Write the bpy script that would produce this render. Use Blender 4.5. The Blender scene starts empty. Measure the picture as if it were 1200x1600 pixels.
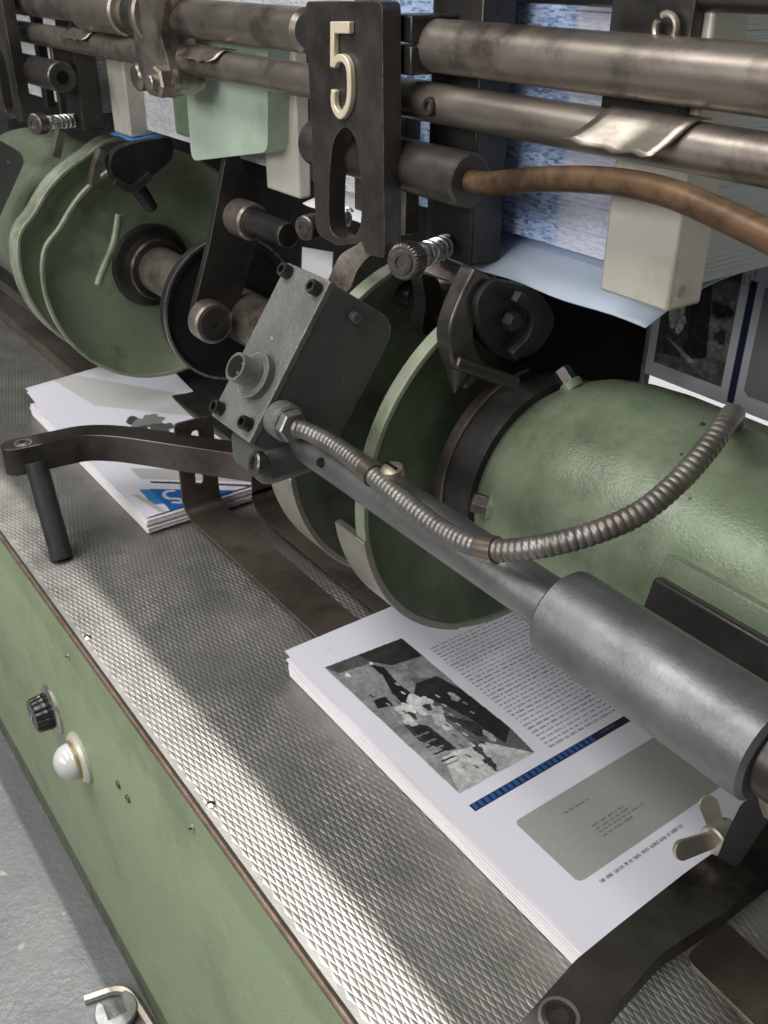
import bpy, bmesh, math, random
import numpy as np
from mathutils import Vector, Matrix

random.seed(4); rng = np.random.default_rng(4)
SC = bpy.context.scene
COL = SC.collection
PI = math.pi

# ------------------------------------------------------------------ camera
cam = bpy.data.cameras.new("camera"); camo = bpy.data.objects.new("camera", cam); COL.objects.link(camo)
R = Matrix(((0.58517, -0.40668, 0.70156), (0.81087, 0.28526, -0.51100), (0.00769, 0.86789, 0.49669)))
camo.matrix_world = Matrix.Translation((0, 0, 0.5)) @ R.to_4x4()
cam.sensor_fit = 'VERTICAL'; cam.angle = math.radians(56.145)
cam.clip_start = 0.01; cam.clip_end = 100
SC.camera = camo
cam.dof.use_dof = True; cam.dof.focus_distance = 0.56; cam.dof.aperture_fstop = 22

# ------------------------------------------------------------------ light: a print shop under ceiling tubes
w = bpy.data.worlds.new("World"); SC.world = w; w.use_nodes = True
w.node_tree.nodes["Background"].inputs[0].default_value = (0.80, 0.84, 0.90, 1)
w.node_tree.nodes["Background"].inputs[1].default_value = 0.075

def tube_lamp(name, loc, sx, sy, power, col=(1, 0.97, 0.92)):
    l = bpy.data.lights.new(name, 'AREA'); l.shape = 'RECTANGLE'; l.size = sx; l.size_y = sy
    l.energy = power; l.color = col
    o = bpy.data.objects.new(name, l); COL.objects.link(o); o.location = loc
    return o
tube_lamp("ceiling_tube", (-0.75, 0.295, 2.1), 3.6, 0.024, 62, (1, .985, .965))
tube_lamp("ceiling_tube", (-0.1, 1.7, 2.1), 2.4, 0.2, 60)
fr = tube_lamp("ceiling_panel", (-0.8, -0.85, 2.2), 2.6, 0.9, 46, (1, .985, .965))
fr.rotation_euler = (math.radians(26), 0, math.radians(-5))
fr = tube_lamp("front_fill", (-0.5, -2.6, 1.3), 2.4, 1.0, 54, (1, .985, .97))  # soft fill added on the operator's side to brighten the front faces
fr.rotation_euler = (math.radians(68), 0, 0)
SC.view_settings.view_transform = 'Standard'; SC.view_settings.look = 'None'
SC.view_settings.exposure = 0.0; SC.view_settings.gamma = 1.0
SC.render.engine = 'CYCLES'
SC.cycles.max_bounces = 8

# ------------------------------------------------------------------ materials
def new_mat(name):
    m = bpy.data.materials.new(name); m.use_nodes = True
    nt = m.node_tree; b = nt.nodes["Principled BSDF"]
    return m, nt, b
def noise(nt, co, scale, detail=4, rough=0.6, vec_scale=None):
    if vec_scale:
        mp = nt.nodes.new("ShaderNodeMapping"); mp.inputs["Scale"].default_value = vec_scale
        nt.links.new(co, mp.inputs[0]); co = mp.outputs[0]
    n = nt.nodes.new("ShaderNodeTexNoise"); n.inputs["Scale"].default_value = scale
    n.inputs["Detail"].default_value = detail; n.inputs["Roughness"].default_value = rough
    nt.links.new(co, n.inputs["Vector"]); return n.outputs["Fac"]
def ramp(nt, fac, a, b, ca=(0, 0, 0, 1), cb=(1, 1, 1, 1)):
    r = nt.nodes.new("ShaderNodeValToRGB"); e = r.color_ramp.elements
    e[0].position, e[1].position = a, b; e[0].color, e[1].color = ca, cb
    nt.links.new(fac, r.inputs[0]); return r.outputs[0]
def mixc(nt, fac, a, b):
    m = nt.nodes.new("ShaderNodeMix"); m.data_type = 'RGBA'
    for s, v in ((0, fac), (6, a), (7, b)):
        if isinstance(v, (tuple, list)): m.inputs[s].default_value = (*v[:3], 1)
        elif isinstance(v, (int, float)): m.inputs[s].default_value = v
        else: nt.links.new(v, m.inputs[s])
    return m.outputs[2]
def c4(c): return (*c, 1)
def surf(name, c1, c2, metal=0.0, rough=(0.35, 0.6), scale=18, stain=None, stain_amt=0.5, stain_scale=9, stain_thr=(0.52, 0.66),
         fine=None, bump=0.1, bump_scale=300, bump_dist=0.0006, stretch=None, speck=None, speck_scale=160, speck_thr=(0.68, 0.72), spec=0.5, coat=0, edge=None, edge_r=.0016, edge_amt=.8):
    m, nt, b = new_mat(name)
    tc = nt.nodes.new("ShaderNodeTexCoord"); co = tc.outputs["Object"]
    f1 = noise(nt, co, scale, 5, 0.65, stretch)
    col = mixc(nt, ramp(nt, f1, 0.35, 0.65), c1, c2)
    if stain:
        f2 = noise(nt, co, stain_scale, 6, 0.7)
        g = nt.nodes.new("ShaderNodeMath"); g.operation = 'MULTIPLY'; g.inputs[1].default_value = stain_amt
        nt.links.new(ramp(nt, f2, *stain_thr), g.inputs[0])
        col = mixc(nt, g.outputs[0], col, stain)
    if speck:
        f3 = noise(nt, co, speck_scale, 2, 0.5)
        col = mixc(nt, ramp(nt, f3, *speck_thr), col, speck)
    if edge:      # bare, rubbed edges: where the rounded normal leaves the true one, broken up by noise
        bv = nt.nodes.new("ShaderNodeBevel"); bv.samples = 4; bv.inputs["Radius"].default_value = edge_r
        ge = nt.nodes.new("ShaderNodeNewGeometry")
        dp = nt.nodes.new("ShaderNodeVectorMath"); dp.operation = 'DOT_PRODUCT'
        nt.links.new(bv.outputs[0], dp.inputs[0]); nt.links.new(ge.outputs["Normal"], dp.inputs[1])
        em = nt.nodes.new("ShaderNodeMapRange"); em.inputs[1].default_value = .995; em.inputs[2].default_value = .90
        nt.links.new(dp.outputs["Value"], em.inputs[0])
        ml = nt.nodes.new("ShaderNodeMath"); ml.operation = 'MULTIPLY'; nt.links.new(em.outputs[0], ml.inputs[0])
        nt.links.new(ramp(nt, noise(nt, co, 130, 4, .7), .42, .60), ml.inputs[1])
        m2 = nt.nodes.new("ShaderNodeMath"); m2.operation = 'MULTIPLY'; m2.inputs[1].default_value = edge_amt
        nt.links.new(ml.outputs[0], m2.inputs[0]); col = mixc(nt, m2.outputs[0], col, edge)
    nt.links.new(col, b.inputs["Base Color"])
    fr = noise(nt, co, scale * 2.3, 4, 0.6, stretch)
    mr = nt.nodes.new("ShaderNodeMapRange"); mr.inputs[1].default_value = 0.3; mr.inputs[2].default_value = 0.7
    mr.inputs[3].default_value, mr.inputs[4].default_value = rough
    nt.links.new(fr, mr.inputs[0]); nt.links.new(mr.outputs[0], b.inputs["Roughness"])
    b.inputs["Metallic"].default_value = metal
    b.inputs["Specular IOR Level"].default_value = spec
    b.inputs["Coat Weight"].default_value = coat
    if bump:
        f4 = noise(nt, co, bump_scale, 3, 0.55, stretch)
        bp = nt.nodes.new("ShaderNodeBump"); bp.inputs["Strength"].default_value = bump; bp.inputs["Distance"].default_value = bump_dist
        nt.links.new(f4, bp.inputs["Height"]); nt.links.new(bp.outputs[0], b.inputs["Normal"])
    return m
M = {}
M['deck'] = surf('embossed_steel', (.34, .33, .305), (.50, .48, .45), 0.8, (.34, .47), 14, (.22, .21, .19), .45, 6, (.5, .7), bump=.12, bump_scale=500)
M['panel'] = surf('green_panel_paint', (.215, .268, .155), (.245, .295, .182), 0, (.38, .52), 340, (.13, .155, .09), .45, 10, (.50, .68), bump=.5, bump_scale=520, bump_dist=.0008, speck=(.5, .53, .4), speck_scale=200, speck_thr=(.76, .78))
M['hammer'] = surf('hammered_green_paint', (.165, .213, .135), (.215, .255, .172), .15, (.22, .38), 22, (.07, .085, .05), .75, 9, (.48, .68), bump=.28, bump_scale=560, bump_dist=.0007, speck=(.05,.055,.04), speck_scale=120, speck_thr=(.74,.77))
M['drum'] = surf('green_drum_paint', (.155, .215, .130), (.205, .265, .165), 0, (.28, .48), 14, (.04, .05, .03), .75, 9, (.47, .68), bump=.25, bump_scale=90, bump_dist=.001, edge=(.38, .37, .32), edge_amt=.6)
M['drum_lit'] = surf('lit_drum_paint', (.215, .275, .175), (.27, .325, .21), 0, (.28, .48), 14, (.05, .06, .04), .75, 9, (.52, .7), bump=.25, bump_scale=90, bump_dist=.001)  # same drum paint, brightened for the light falling on the left drums
M['rim'] = surf('worn_drum_rim', (.27, .32, .21), (.40, .42, .33), .1, (.3, .5), 25, (.14, .17, .10), .7, 24, (.48, .64), bump=.1, edge=(.52, .50, .44), speck=(.46, .45, .39), speck_scale=70, speck_thr=(.68, .72))
M['worn'] = surf('bare_worn_band', (.38, .36, .31), (.30, .29, .25), .5, (.3, .5), 20, (.2, .22, .15), .6, 18, bump=.1)
M['mint'] = surf('mint_paint', (.44, .55, .43), (.50, .60, .49), 0, (.42, .6), 30, (.24, .32, .22), .45, 9, bump=.45, bump_scale=330, bump_dist=.0008, edge=(.55, .50, .36), edge_r=.003)
M['cream'] = surf('cream_edge', (.50, .48, .36), (.42, .41, .30), 0, (.4, .6), 30, (.22, .2, .15), .4, 25)
M['rod'] = surf('brown_steel_rod', (.29, .25, .21), (.43, .38, .33), .8, (.27, .46), 16, (.07, .052, .04), .8, 18, (.47, .66), bump=.15, bump_scale=220, stretch=(.35, 1, 1))
M['dark'] = surf('blackened_steel', (.06, .056, .052), (.105, .097, .09), .75, (.28, .46), 16, (.025, .022, .02), .6, 12, bump=.12, bump_scale=180, edge=(.32, .29, .25), edge_amt=.6)
M['plate'] = surf('browned_plate', (.085, .076, .07), (.15, .135, .122), .75, (.28, .46), 20, (.045, .04, .036), .6, 14, bump=.15, bump_scale=240, edge=(.38, .33, .28))
M['black'] = surf('black_paint', (.012, .013, .013), (.026, .027, .027), .2, (.45, .62), 20, bump=.15)
M['bar'] = surf('gunmetal_bar', (.05, .045, .041), (.15, .13, .115), .8, (.28, .46), 11, (.018, .016, .015), .85, 7, bump=.1, bump_scale=200)
M['pipe'] = surf('grey_pipe', (.20, .205, .205), (.30, .305, .30), .85, (.34, .5), 22, (.13, .12, .11), .6, 14, (.5, .7), bump=.25, bump_scale=260)
M['sleeve'] = surf('cast_sleeve', (.175, .185, .187), (.26, .27, .27), .8, (.40, .54), 26, (.10, .085, .07), .6, 16, (.5, .7), bump=.2, bump_scale=620, bump_dist=.0006, speck=(.30, .22, .17), speck_scale=60, speck_thr=(.76, .79))
M['box'] = surf('slate_box_paint', (.085, .093, .09), (.115, .122, .118), .2, (.32, .46), 20, (.15, .155, .15), .35, 14, (.56, .72), bump=.4, bump_scale=300, speck=(.45, .46, .42), speck_scale=95, speck_thr=(.755, .78), edge=(.42, .43, .40))
M['cover'] = surf('grey_cover_plate', (.145, .15, .14), (.215, .22, .205), .35, (.42, .6), 30, (.13, .135, .125), .35, 22, bump=.6, bump_scale=360, bump_dist=.0012, speck=(.36, .37, .34), speck_scale=150, speck_thr=(.72, .76), edge=(.5, .5, .46))
M['hose'] = surf('steel_hose', (.15, .14, .125), (.25, .238, .218), .7, (.36, .52), 60, (.16, .12, .09), .6, 22, bump=.05)
M['steel'] = surf('bright_steel', (.55, .54, .52), (.66, .65, .62), .95, (.22, .36), 30, (.3, .28, .25), .4, 20, bump=.05)
M['alu'] = surf('brushed_aluminium', (.60, .57, .49), (.66, .63, .55), .25, (.42, .55), 14, (.40, .34, .24), .6, 14, (.52, .70), bump=.12, bump_scale=160, stretch=(1, 1, .12))
M['zinc'] = surf('dull_zinc', (.26, .255, .235), (.36, .35, .325), .7, (.32, .48), 40, (.12, .11, .09), .6, 40)
M['spanner'] = surf('scuffed_spanner_steel', (.36, .36, .35), (.48, .48, .465), .7, (.36, .52), 60, (.2, .2, .19), .5, 40, bump=.15)
M['gland'] = surf('dull_brass', (.30, .25, .18), (.40, .34, .26), .6, (.34, .5), 40, (.14, .11, .07), .6, 40)
M['brass'] = surf('brass', (.55, .44, .24), (.62, .52, .32), .85, (.28, .4), 40, (.3, .22, .12), .5, 40)
M['numeral'] = surf('cream_brass_numeral', (.74, .63, .45), (.80, .72, .55), .2, (.35, .5), 60, (.42, .32, .2), .7, 70, (.58, .7))
M['copper'] = surf('brown_tube', (.13, .07, .036), (.235, .15, .085), .45, (.3, .5), 20, (.045, .03, .02), .8, 26, (.44, .62), bump=.08, stretch=(.4, 1, 1))
M['strap'] = surf('brown_strap', (.19, .157, .13), (.30, .25, .21), .8, (.25, .42), 12, (.06, .05, .045), .65, 14, bump=.08)
M['nickel'] = surf('old_nickel', (.44, .40, .33), (.55, .50, .42), .7, (.28, .42), 40, (.22, .18, .13), .6, 45, (.54, .68))
M['rust'] = surf('rusty_trim', (.12, .08, .06), (.19, .135, .105), .5, (.4, .6), 60, (.05, .035, .03), .6, 40, bump=.2)
M['floor'] = surf('grey_floor_paint', (.165, .172, .172), (.215, .222, .22), 0, (.26, .5), 12, (.13, .13, .125), .6, 24, (.52, .7), bump=.7, bump_scale=120, bump_dist=.0025, speck=(.42, .41, .38), speck_scale=46, speck_thr=(.70, .78))
M['knob'] = surf('black_bakelite', (.012, .012, .013), (.02, .02, .02), 0, (.16, .3), 30, bump=0)
M['dome'] = surf('milky_dome', (.46, .46, .445), (.50, .50, .48), 0, (.08, .16), 10, bump=0, coat=.5)
M['mark'] = surf('pale_mark', (.45, .45, .43), (.5, .5, .48), 0, (.4, .5), 30, bump=0)
M['hole'] = surf('hole_dark', (.006, .006, .006), (.010, .010, .010), 0, (.7, .85), 30, bump=0, spec=.12)
M['paper'] = surf('white_paper', (.80, .79, .82), (.83, .82, .85), 0, (.5, .6), 10, bump=.08, bump_scale=30)
M['paperedge'] = surf('paper_edges', (.72, .66, .68), (.84, .81, .84), 0, (.6, .7), 60, bump=0, stretch=(.2, 1, 8))
M['bluep'] = surf('blue_print', (.06, .20, .48), (.09, .25, .55), 0, (.4, .5), 20, bump=0)
M['palegrey'] = surf('pale_blue_paper', (.50, .60, .72), (.62, .70, .80), 0, (.45, .55), 12, bump=.05)
M['plinth'] = surf('dirty_plinth_paint', (.085, .105, .065), (.12, .14, .09), 0, (.4, .6), 30, (.04, .045, .03), .7, 16)
M['flange'] = surf('rubber_flange', (.012, .012, .011), (.03, .028, .025), 0, (.5, .7), 60, bump=.5, bump_scale=200)
M['wall'] = surf('shop_wall', (.62, .63, .62), (.68, .69, .68), 0, (.6, .7), 3)

def print_mat():
    m, nt, b = new_mat('printed_page')
    a = nt.nodes.new("ShaderNodeVertexColor"); a.layer_name = "print"
    nt.links.new(a.outputs[0], b.inputs["Base Color"]); b.inputs["Roughness"].default_value = .42
    b.inputs["Specular IOR Level"].default_value = .4
    return m
M['print'] = print_mat()

def pile_mat(name, base_a, base_b, ink_a, ink_b, ink_amt, split=None):
    """edges of thousands of folded sheets: short dashes of bleeding ink along each edge"""
    m, nt, b = new_mat(name)
    tc = nt.nodes.new("ShaderNodeTexCoord"); co = tc.outputs["Object"]
    base = mixc(nt, ramp(nt, noise(nt, co, 40, 3, .6, (1, 1, 6)), .35, .65), base_a, base_b)
    # one random ink value per dash: rows follow the sheet edges, each row shifted by its own amount
    sp = nt.nodes.new("ShaderNodeSeparateXYZ"); nt.links.new(co, sp.inputs[0])
    def mth(op, a, b=None):
        q = nt.nodes.new("ShaderNodeMath"); q.operation = op
        for k_, v_ in ((0, a), (1, b)):
            if v_ is None: continue
            if isinstance(v_, (int, float)): q.inputs[k_].default_value = v_
            else: nt.links.new(v_, q.inputs[k_])
        return q.outputs[0]
    wob = noise(nt, co, 60, 2, .5)
    row = mth('FLOOR', mth('ADD', mth('MULTIPLY', sp.outputs[2], 1 / .00125), mth('MULTIPLY', wob, .7)))
    wn = nt.nodes.new("ShaderNodeTexWhiteNoise"); wn.noise_dimensions = '1D'; nt.links.new(row, wn.inputs["W"])
    along = mth('ADD', sp.outputs[0], sp.outputs[1])
    cell = mth('FLOOR', mth('ADD', mth('MULTIPLY', along, 1 / .0042), mth('ADD', mth('MULTIPLY', wn.outputs[0], 7.0), mth('MULTIPLY', noise(nt, co, 220, 1, .5), .5))))
    cv = nt.nodes.new("ShaderNodeCombineXYZ"); nt.links.new(row, cv.inputs[0]); nt.links.new(cell, cv.inputs[1])
    w2 = nt.nodes.new("ShaderNodeTexWhiteNoise"); w2.noise_dimensions = '2D'; nt.links.new(cv.outputs[0], w2.inputs["Vector"])
    ink = mixc(nt, ramp(nt, noise(nt, co, 300, 1, .5, (1, 1, 2)), .4, .6), ink_a, ink_b)
    fac = ramp(nt, w2.outputs[0], .62 - .35 * ink_amt, 1.0)
    if split:
        sx = nt.nodes.new("ShaderNodeSeparateXYZ"); nt.links.new(co, sx.inputs[0])
        mr = nt.nodes.new("ShaderNodeMapRange"); mr.inputs[1].default_value = split - .002; mr.inputs[2].default_value = split + .002
        mr.inputs[3].default_value = 1.0; mr.inputs[4].default_value = .30
        nt.links.new(sx.outputs[0], mr.inputs[0])
        mu = nt.nodes.new("ShaderNodeMath"); mu.operation = 'MULTIPLY'
        nt.links.new(fac, mu.inputs[0]); nt.links.new(mr.outputs[0], mu.inputs[1]); fac = mu.outputs[0]
    if split:
        wm = nt.nodes.new("ShaderNodeMapRange"); wm.inputs[1].default_value = split - .002; wm.inputs[2].default_value = split + .002
        nt.links.new(sx.outputs[0], wm.inputs[0]); base = mixc(nt, wm.outputs[0], base, (.76, .77, .88))
        rm = nt.nodes.new("ShaderNodeMapRange"); rm.inputs[1].default_value = -.326; rm.inputs[2].default_value = -.3235
        nt.links.new(sx.outputs[0], rm.inputs[0])
        base = mixc(nt, rm.outputs[0], base, (.93, .93, .94))
        iv = mth('SUBTRACT', 1.0, rm.outputs[0]); fac = mth('MULTIPLY', fac, iv)
    nt.links.new(mixc(nt, fac, base, ink), b.inputs["Base Color"]); b.inputs["Roughness"].default_value = .6
    return m
M['pile_blue'] = pile_mat('blue_flecked_page_edges', (.62, .74, .96), (.50, .62, .88), (.08, .17, .42), (.24, .37, .64), 1.0, -.425)
M['pile_white'] = pile_mat('white_page_edges', (.78, .78, .80), (.66, .66, .70), (.55, .56, .6), (.45, .46, .5), .2)

# ------------------------------------------------------------------ mesh helpers
def V(p): return Vector(p)
def basis(axis):
    a = V(axis).normalized()
    u = a.orthogonal().normalized() if abs(a.z) > .99 or abs(a.x) < .9 else V((0, 0, 1)).cross(a).normalized()
    return a, u, a.cross(u)
class MB:
    def __init__(s): s.v = []; s.f = []; s.mi = []; s.m = 0
    def add(s, vs, fs):
        k = len(s.v); s.v += [tuple(p) for p in vs]; s.f += [tuple(i + k for i in f) for f in fs]; s.mi += [s.m] * len(fs); return s
    def box(s, c, size, rot=None):
        c = V(c); vs = []
        for x in (-.5, .5):
            for y in (-.5, .5):
                for z in (-.5, .5):
                    p = V((x * size[0], y * size[1], z * size[2]))
                    vs.append(c + (rot @ p if rot else p))
        return s.add(vs, [(0, 1, 3, 2), (4, 6, 7, 5), (0, 4, 5, 1), (2, 3, 7, 6), (0, 2, 6, 4), (1, 5, 7, 3)])
    def minmax(s, a, b): return s.box([(a[i] + b[i]) / 2 for i in range(3)], [abs(b[i] - a[i]) for i in range(3)])
    def lathe(s, o, axis, prof, seg=48, close=True, rfun=None):
        """prof: list of (distance along axis, radius)"""
        a, u, v = basis(axis); o = V(o); vs = []; fs = []
        for (t, r) in prof:
            for k in range(seg):
                th = 2 * PI * k / seg
                rr = r * (rfun(th) if rfun else 1)
                vs.append(o + a * t + (u * math.cos(th) + v * math.sin(th)) * rr)
        n = len(prof)
        for i in range(n - 1):
            for k in range(seg):
                k2 = (k + 1) % seg
                fs.append((i * seg + k, i * seg + k2, (i + 1) * seg + k2, (i + 1) * seg + k))
        if close:
            if prof[0][1] > 1e-6: fs.append(tuple(reversed(range(seg))))
            if prof[-1][1] > 1e-6: fs.append(tuple((n - 1) * seg + k for k in range(seg)))
        return s.add(vs, fs)
    def cyl(s, p0, p1, r, r1=None, seg=32, ch=0.0):
        p0, p1 = V(p0), V(p1); L = (p1 - p0).length; r1 = r if r1 is None else r1
        pr = [(0, r), (L, r1)] if ch <= 0 else [(0, r - ch), (ch, r), (L - ch, r1), (L, r1 - ch)]
        return s.lathe(p0, p1 - p0, pr, seg)
    def tube(s, pts, r, seg=12, rf=None, flat=None, caps=True):
        """sweep a circle (or a flat strip: flat=(half width, half thickness, normal hint)) along pts"""
        pts = [V(p) for p in pts]; n = len(pts)
        T = [((pts[min(i + 1, n - 1)] - pts[max(i - 1, 0)]).normalized()) for i in range(n)]
        nrm = V(flat[2]) if flat else T[0].orthogonal()
        vs = []; fs = []
        for i in range(n):
            nrm = (nrm - T[i] * nrm.dot(T[i])).normalized() if not flat else (V(flat[2]) - T[i] * V(flat[2]).dot(T[i])).normalized()
            b = T[i].cross(nrm)
            if flat:
                for (x, y) in ((-1, -1), (1, -1), (1, 1), (-1, 1)): vs.append(pts[i] + b * x * flat[0] + nrm * y * flat[1])
            else:
                rr = rf(i) if rf else r
                for k in range(seg):
                    th = 2 * PI * k / seg; vs.append(pts[i] + (nrm * math.cos(th) + b * math.sin(th)) * rr)
        g = 4 if flat else seg
        for i in range(n - 1):
            for k in range(g):
                k2 = (k + 1) % g; fs.append((i * g + k, i * g + k2, (i + 1) * g + k2, (i + 1) * g + k))
        if caps: fs.append(tuple(reversed(range(g)))); fs.append(tuple((n - 1) * g + k for k in range(g)))
        return s.add(vs, fs)
    def sweep_poly(s, outline, depth_vec, holes=()):
        """extrude a planar outline (3D points) with optional holes by depth_vec"""
        bm = bmesh.new(); d = V(depth_vec)
        loops = [list(map(V, outline))] + [list(map(V, h)) for h in holes]
        es = []; sides = []
        for lp in loops:
            vs = [bm.verts.new(p) for p in lp]
            for i in range(len(vs)): es.append(bm.edges.new((vs[i], vs[(i + 1) % len(vs)])))
        bm.verts.index_update()
        nv = len(bm.verts); base = [v.co.copy() for v in bm.verts]
        bmesh.ops.triangle_fill(bm, use_beauty=True, use_dissolve=False, edges=es)
        bm.verts.index_update()
        tri = [tuple(v.index for v in f.verts) for f in bm.faces]
        out = [p for p in base] + [p + d for p in base]
        fs = [t for t in tri] + [tuple(reversed([i + nv for i in t])) for t in tri]
        k = 0
        for lp in loops:
            m = len(lp)
            for i in range(m): fs.append((k + i, k + (i + 1) % m, nv + k + (i + 1) % m, nv + k + i))
            k += m
        bm.free(); return s.add(out, fs)
    def ring(s, o, axis, t0, t1, r0, r1, seg=64):
        return s.lathe(o, axis, [(t0, r0), (t0, r1), (t1, r1), (t1, r0), (t0, r0)], seg, close=False)
def build(name, mb, mat, parent=None, root=None, smooth=35, bevel=0, kind=None, bseg=2):
    me = bpy.data.meshes.new(name); me.from_pydata(mb.v, [], mb.f)
    mats = mat if isinstance(mat, (list, tuple)) else [mat]
    for k in mats: me.materials.append(M[k])
    if len(mats) > 1: me.polygons.foreach_set("material_index", mb.mi)
    bm = bmesh.new(); bm.from_mesh(me); bmesh.ops.recalc_face_normals(bm, faces=bm.faces); bm.to_mesh(me); bm.free()
    if smooth:
        me.shade_smooth(); me.set_sharp_from_angle(angle=math.radians(smooth))
    else: me.shade_flat()
    o = bpy.data.objects.new(name, me); COL.objects.link(o)
    if parent:
        o.parent = parent
        if parent.type == 'EMPTY': o.matrix_parent_inverse = Matrix.Translation(-parent.location)
    if bevel:
        b = o.modifiers.new("bevel", 'BEVEL'); b.width = bevel; b.segments = bseg; b.limit_method = 'ANGLE'; b.angle_limit = math.radians(38)
        b.harden_normals = False
    if kind: o["kind"] = kind
    return o
def thing(name, label, cat, loc, group=None):
    o = bpy.data.objects.new(name, None); COL.objects.link(o); o.location = loc; o.empty_display_size = .02
    o["label"] = label; o["category"] = cat
    if group: o["group"] = group
    return o
def tag(o, label, cat, group=None):
    o["label"] = label; o["category"] = cat
    if group: o["group"] = group
    return o
def spline(pts, n=12):
    pts = [V(p) for p in pts]; P = [pts[0] * 2 - pts[1]] + pts + [pts[-1] * 2 - pts[-2]]; out = []
    for i in range(1, len(P) - 2):
        for k in range(n):
            t = k / n
            out.append(.5 * ((2 * P[i]) + (P[i + 1] - P[i - 1]) * t + (2 * P[i - 1] - 5 * P[i] + 4 * P[i + 1] - P[i + 2]) * t * t + (3 * P[i] - P[i - 1] - 3 * P[i + 1] + P[i + 2]) * t ** 3))
    out.append(pts[-1]); return out
def hexcap(mb, o, axis, r, h, socket=True):
    """socket head cap: cylinder with a recessed hexagon"""
    a = V(axis).normalized()
    mb.lathe(o, a, [(0, r), (h * .85, r), (h, r * .88), (h, r * .55), (h * .5, r * .5), (h * .5, 0.0)], 24)
def hexnut(mb, o, axis, r, h):
    mb.lathe(o, axis, [(0, r), (h * .85, r), (h, r * .85)], 6)
def arc_pts(c, u, v, r, a0, a1, n):
    return [V(c) + V(u) * r * math.cos(a0 + (a1 - a0) * i / n) + V(v) * r * math.sin(a0 + (a1 - a0) * i / n) for i in range(n + 1)]
def rounded(outline, r, n=5):
    """round the corners of a planar polygon of 3D points; r may be a list"""
    P = [V(p) for p in outline]; out = []
    for i in range(len(P)):
        rr = r[i] if isinstance(r, (list, tuple)) else r
        if rr <= 0: out.append(P[i]); continue
        d0 = (P[i - 1] - P[i]); d1 = (P[(i + 1) % len(P)] - P[i])
        t = min(rr, d0.length * .48, d1.length * .48)
        a, b = P[i] + d0.normalized() * t, P[i] + d1.normalized() * t
        for k in range(n + 1):
            q = k / n; out.append(a * (1 - q) ** 2 + P[i] * 2 * q * (1 - q) + b * q * q)
    return out

X = V((1, 0, 0)); Y = V((0, 1, 0)); Z = V((0, 0, 1))

# ------------------------------------------------------------------ floor and wall
fl = build('floor', MB().add([(-8, -4, -.488), (4, -4, -.488), (4, 5, -.488), (-8, 5, -.488)], [(0, 1, 2, 3)]), 'floor', smooth=0, kind='structure')
wl = build('back_wall', MB().box((-2, 4.6, .8), (12, .1, 2.7)), 'wall', smooth=0, kind='structure')

# ------------------------------------------------------------------ machine bed
YF = .172
bed = thing('machine_bed', 'green machine bed with an embossed steel top and a knob on its front panel', 'machine bed', (-.8, .3, -.486))
mb = MB()
x0, x1 = -2.4, .25
prof = [(YF + .002, -.004), (YF, -.008), (YF, -.436), (YF + .004, -.439), (YF + .3, -.439), (YF + .3, -.004)]
vs = [(x, y, z) for x in (x0, x1) for (y, z) in prof]; n = len(prof)
mb.add(vs, [(i, (i + 1) % n, n + (i + 1) % n, n + i) for i in range(n)] + [tuple(range(n)), tuple(range(2 * n - 1, n - 1, -1))])
build('front_panel', mb, 'panel', bed, smooth=30)
build('plinth', MB().minmax((x0, YF + .0012, -.4875), (x1, YF + .4, -.4392)), 'plinth', bed, bevel=.001)
build('deck_plate', MB().minmax((x0, YF + .004, -.0039), (x1, .64, 0)), 'deck', bed, smooth=0)
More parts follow.
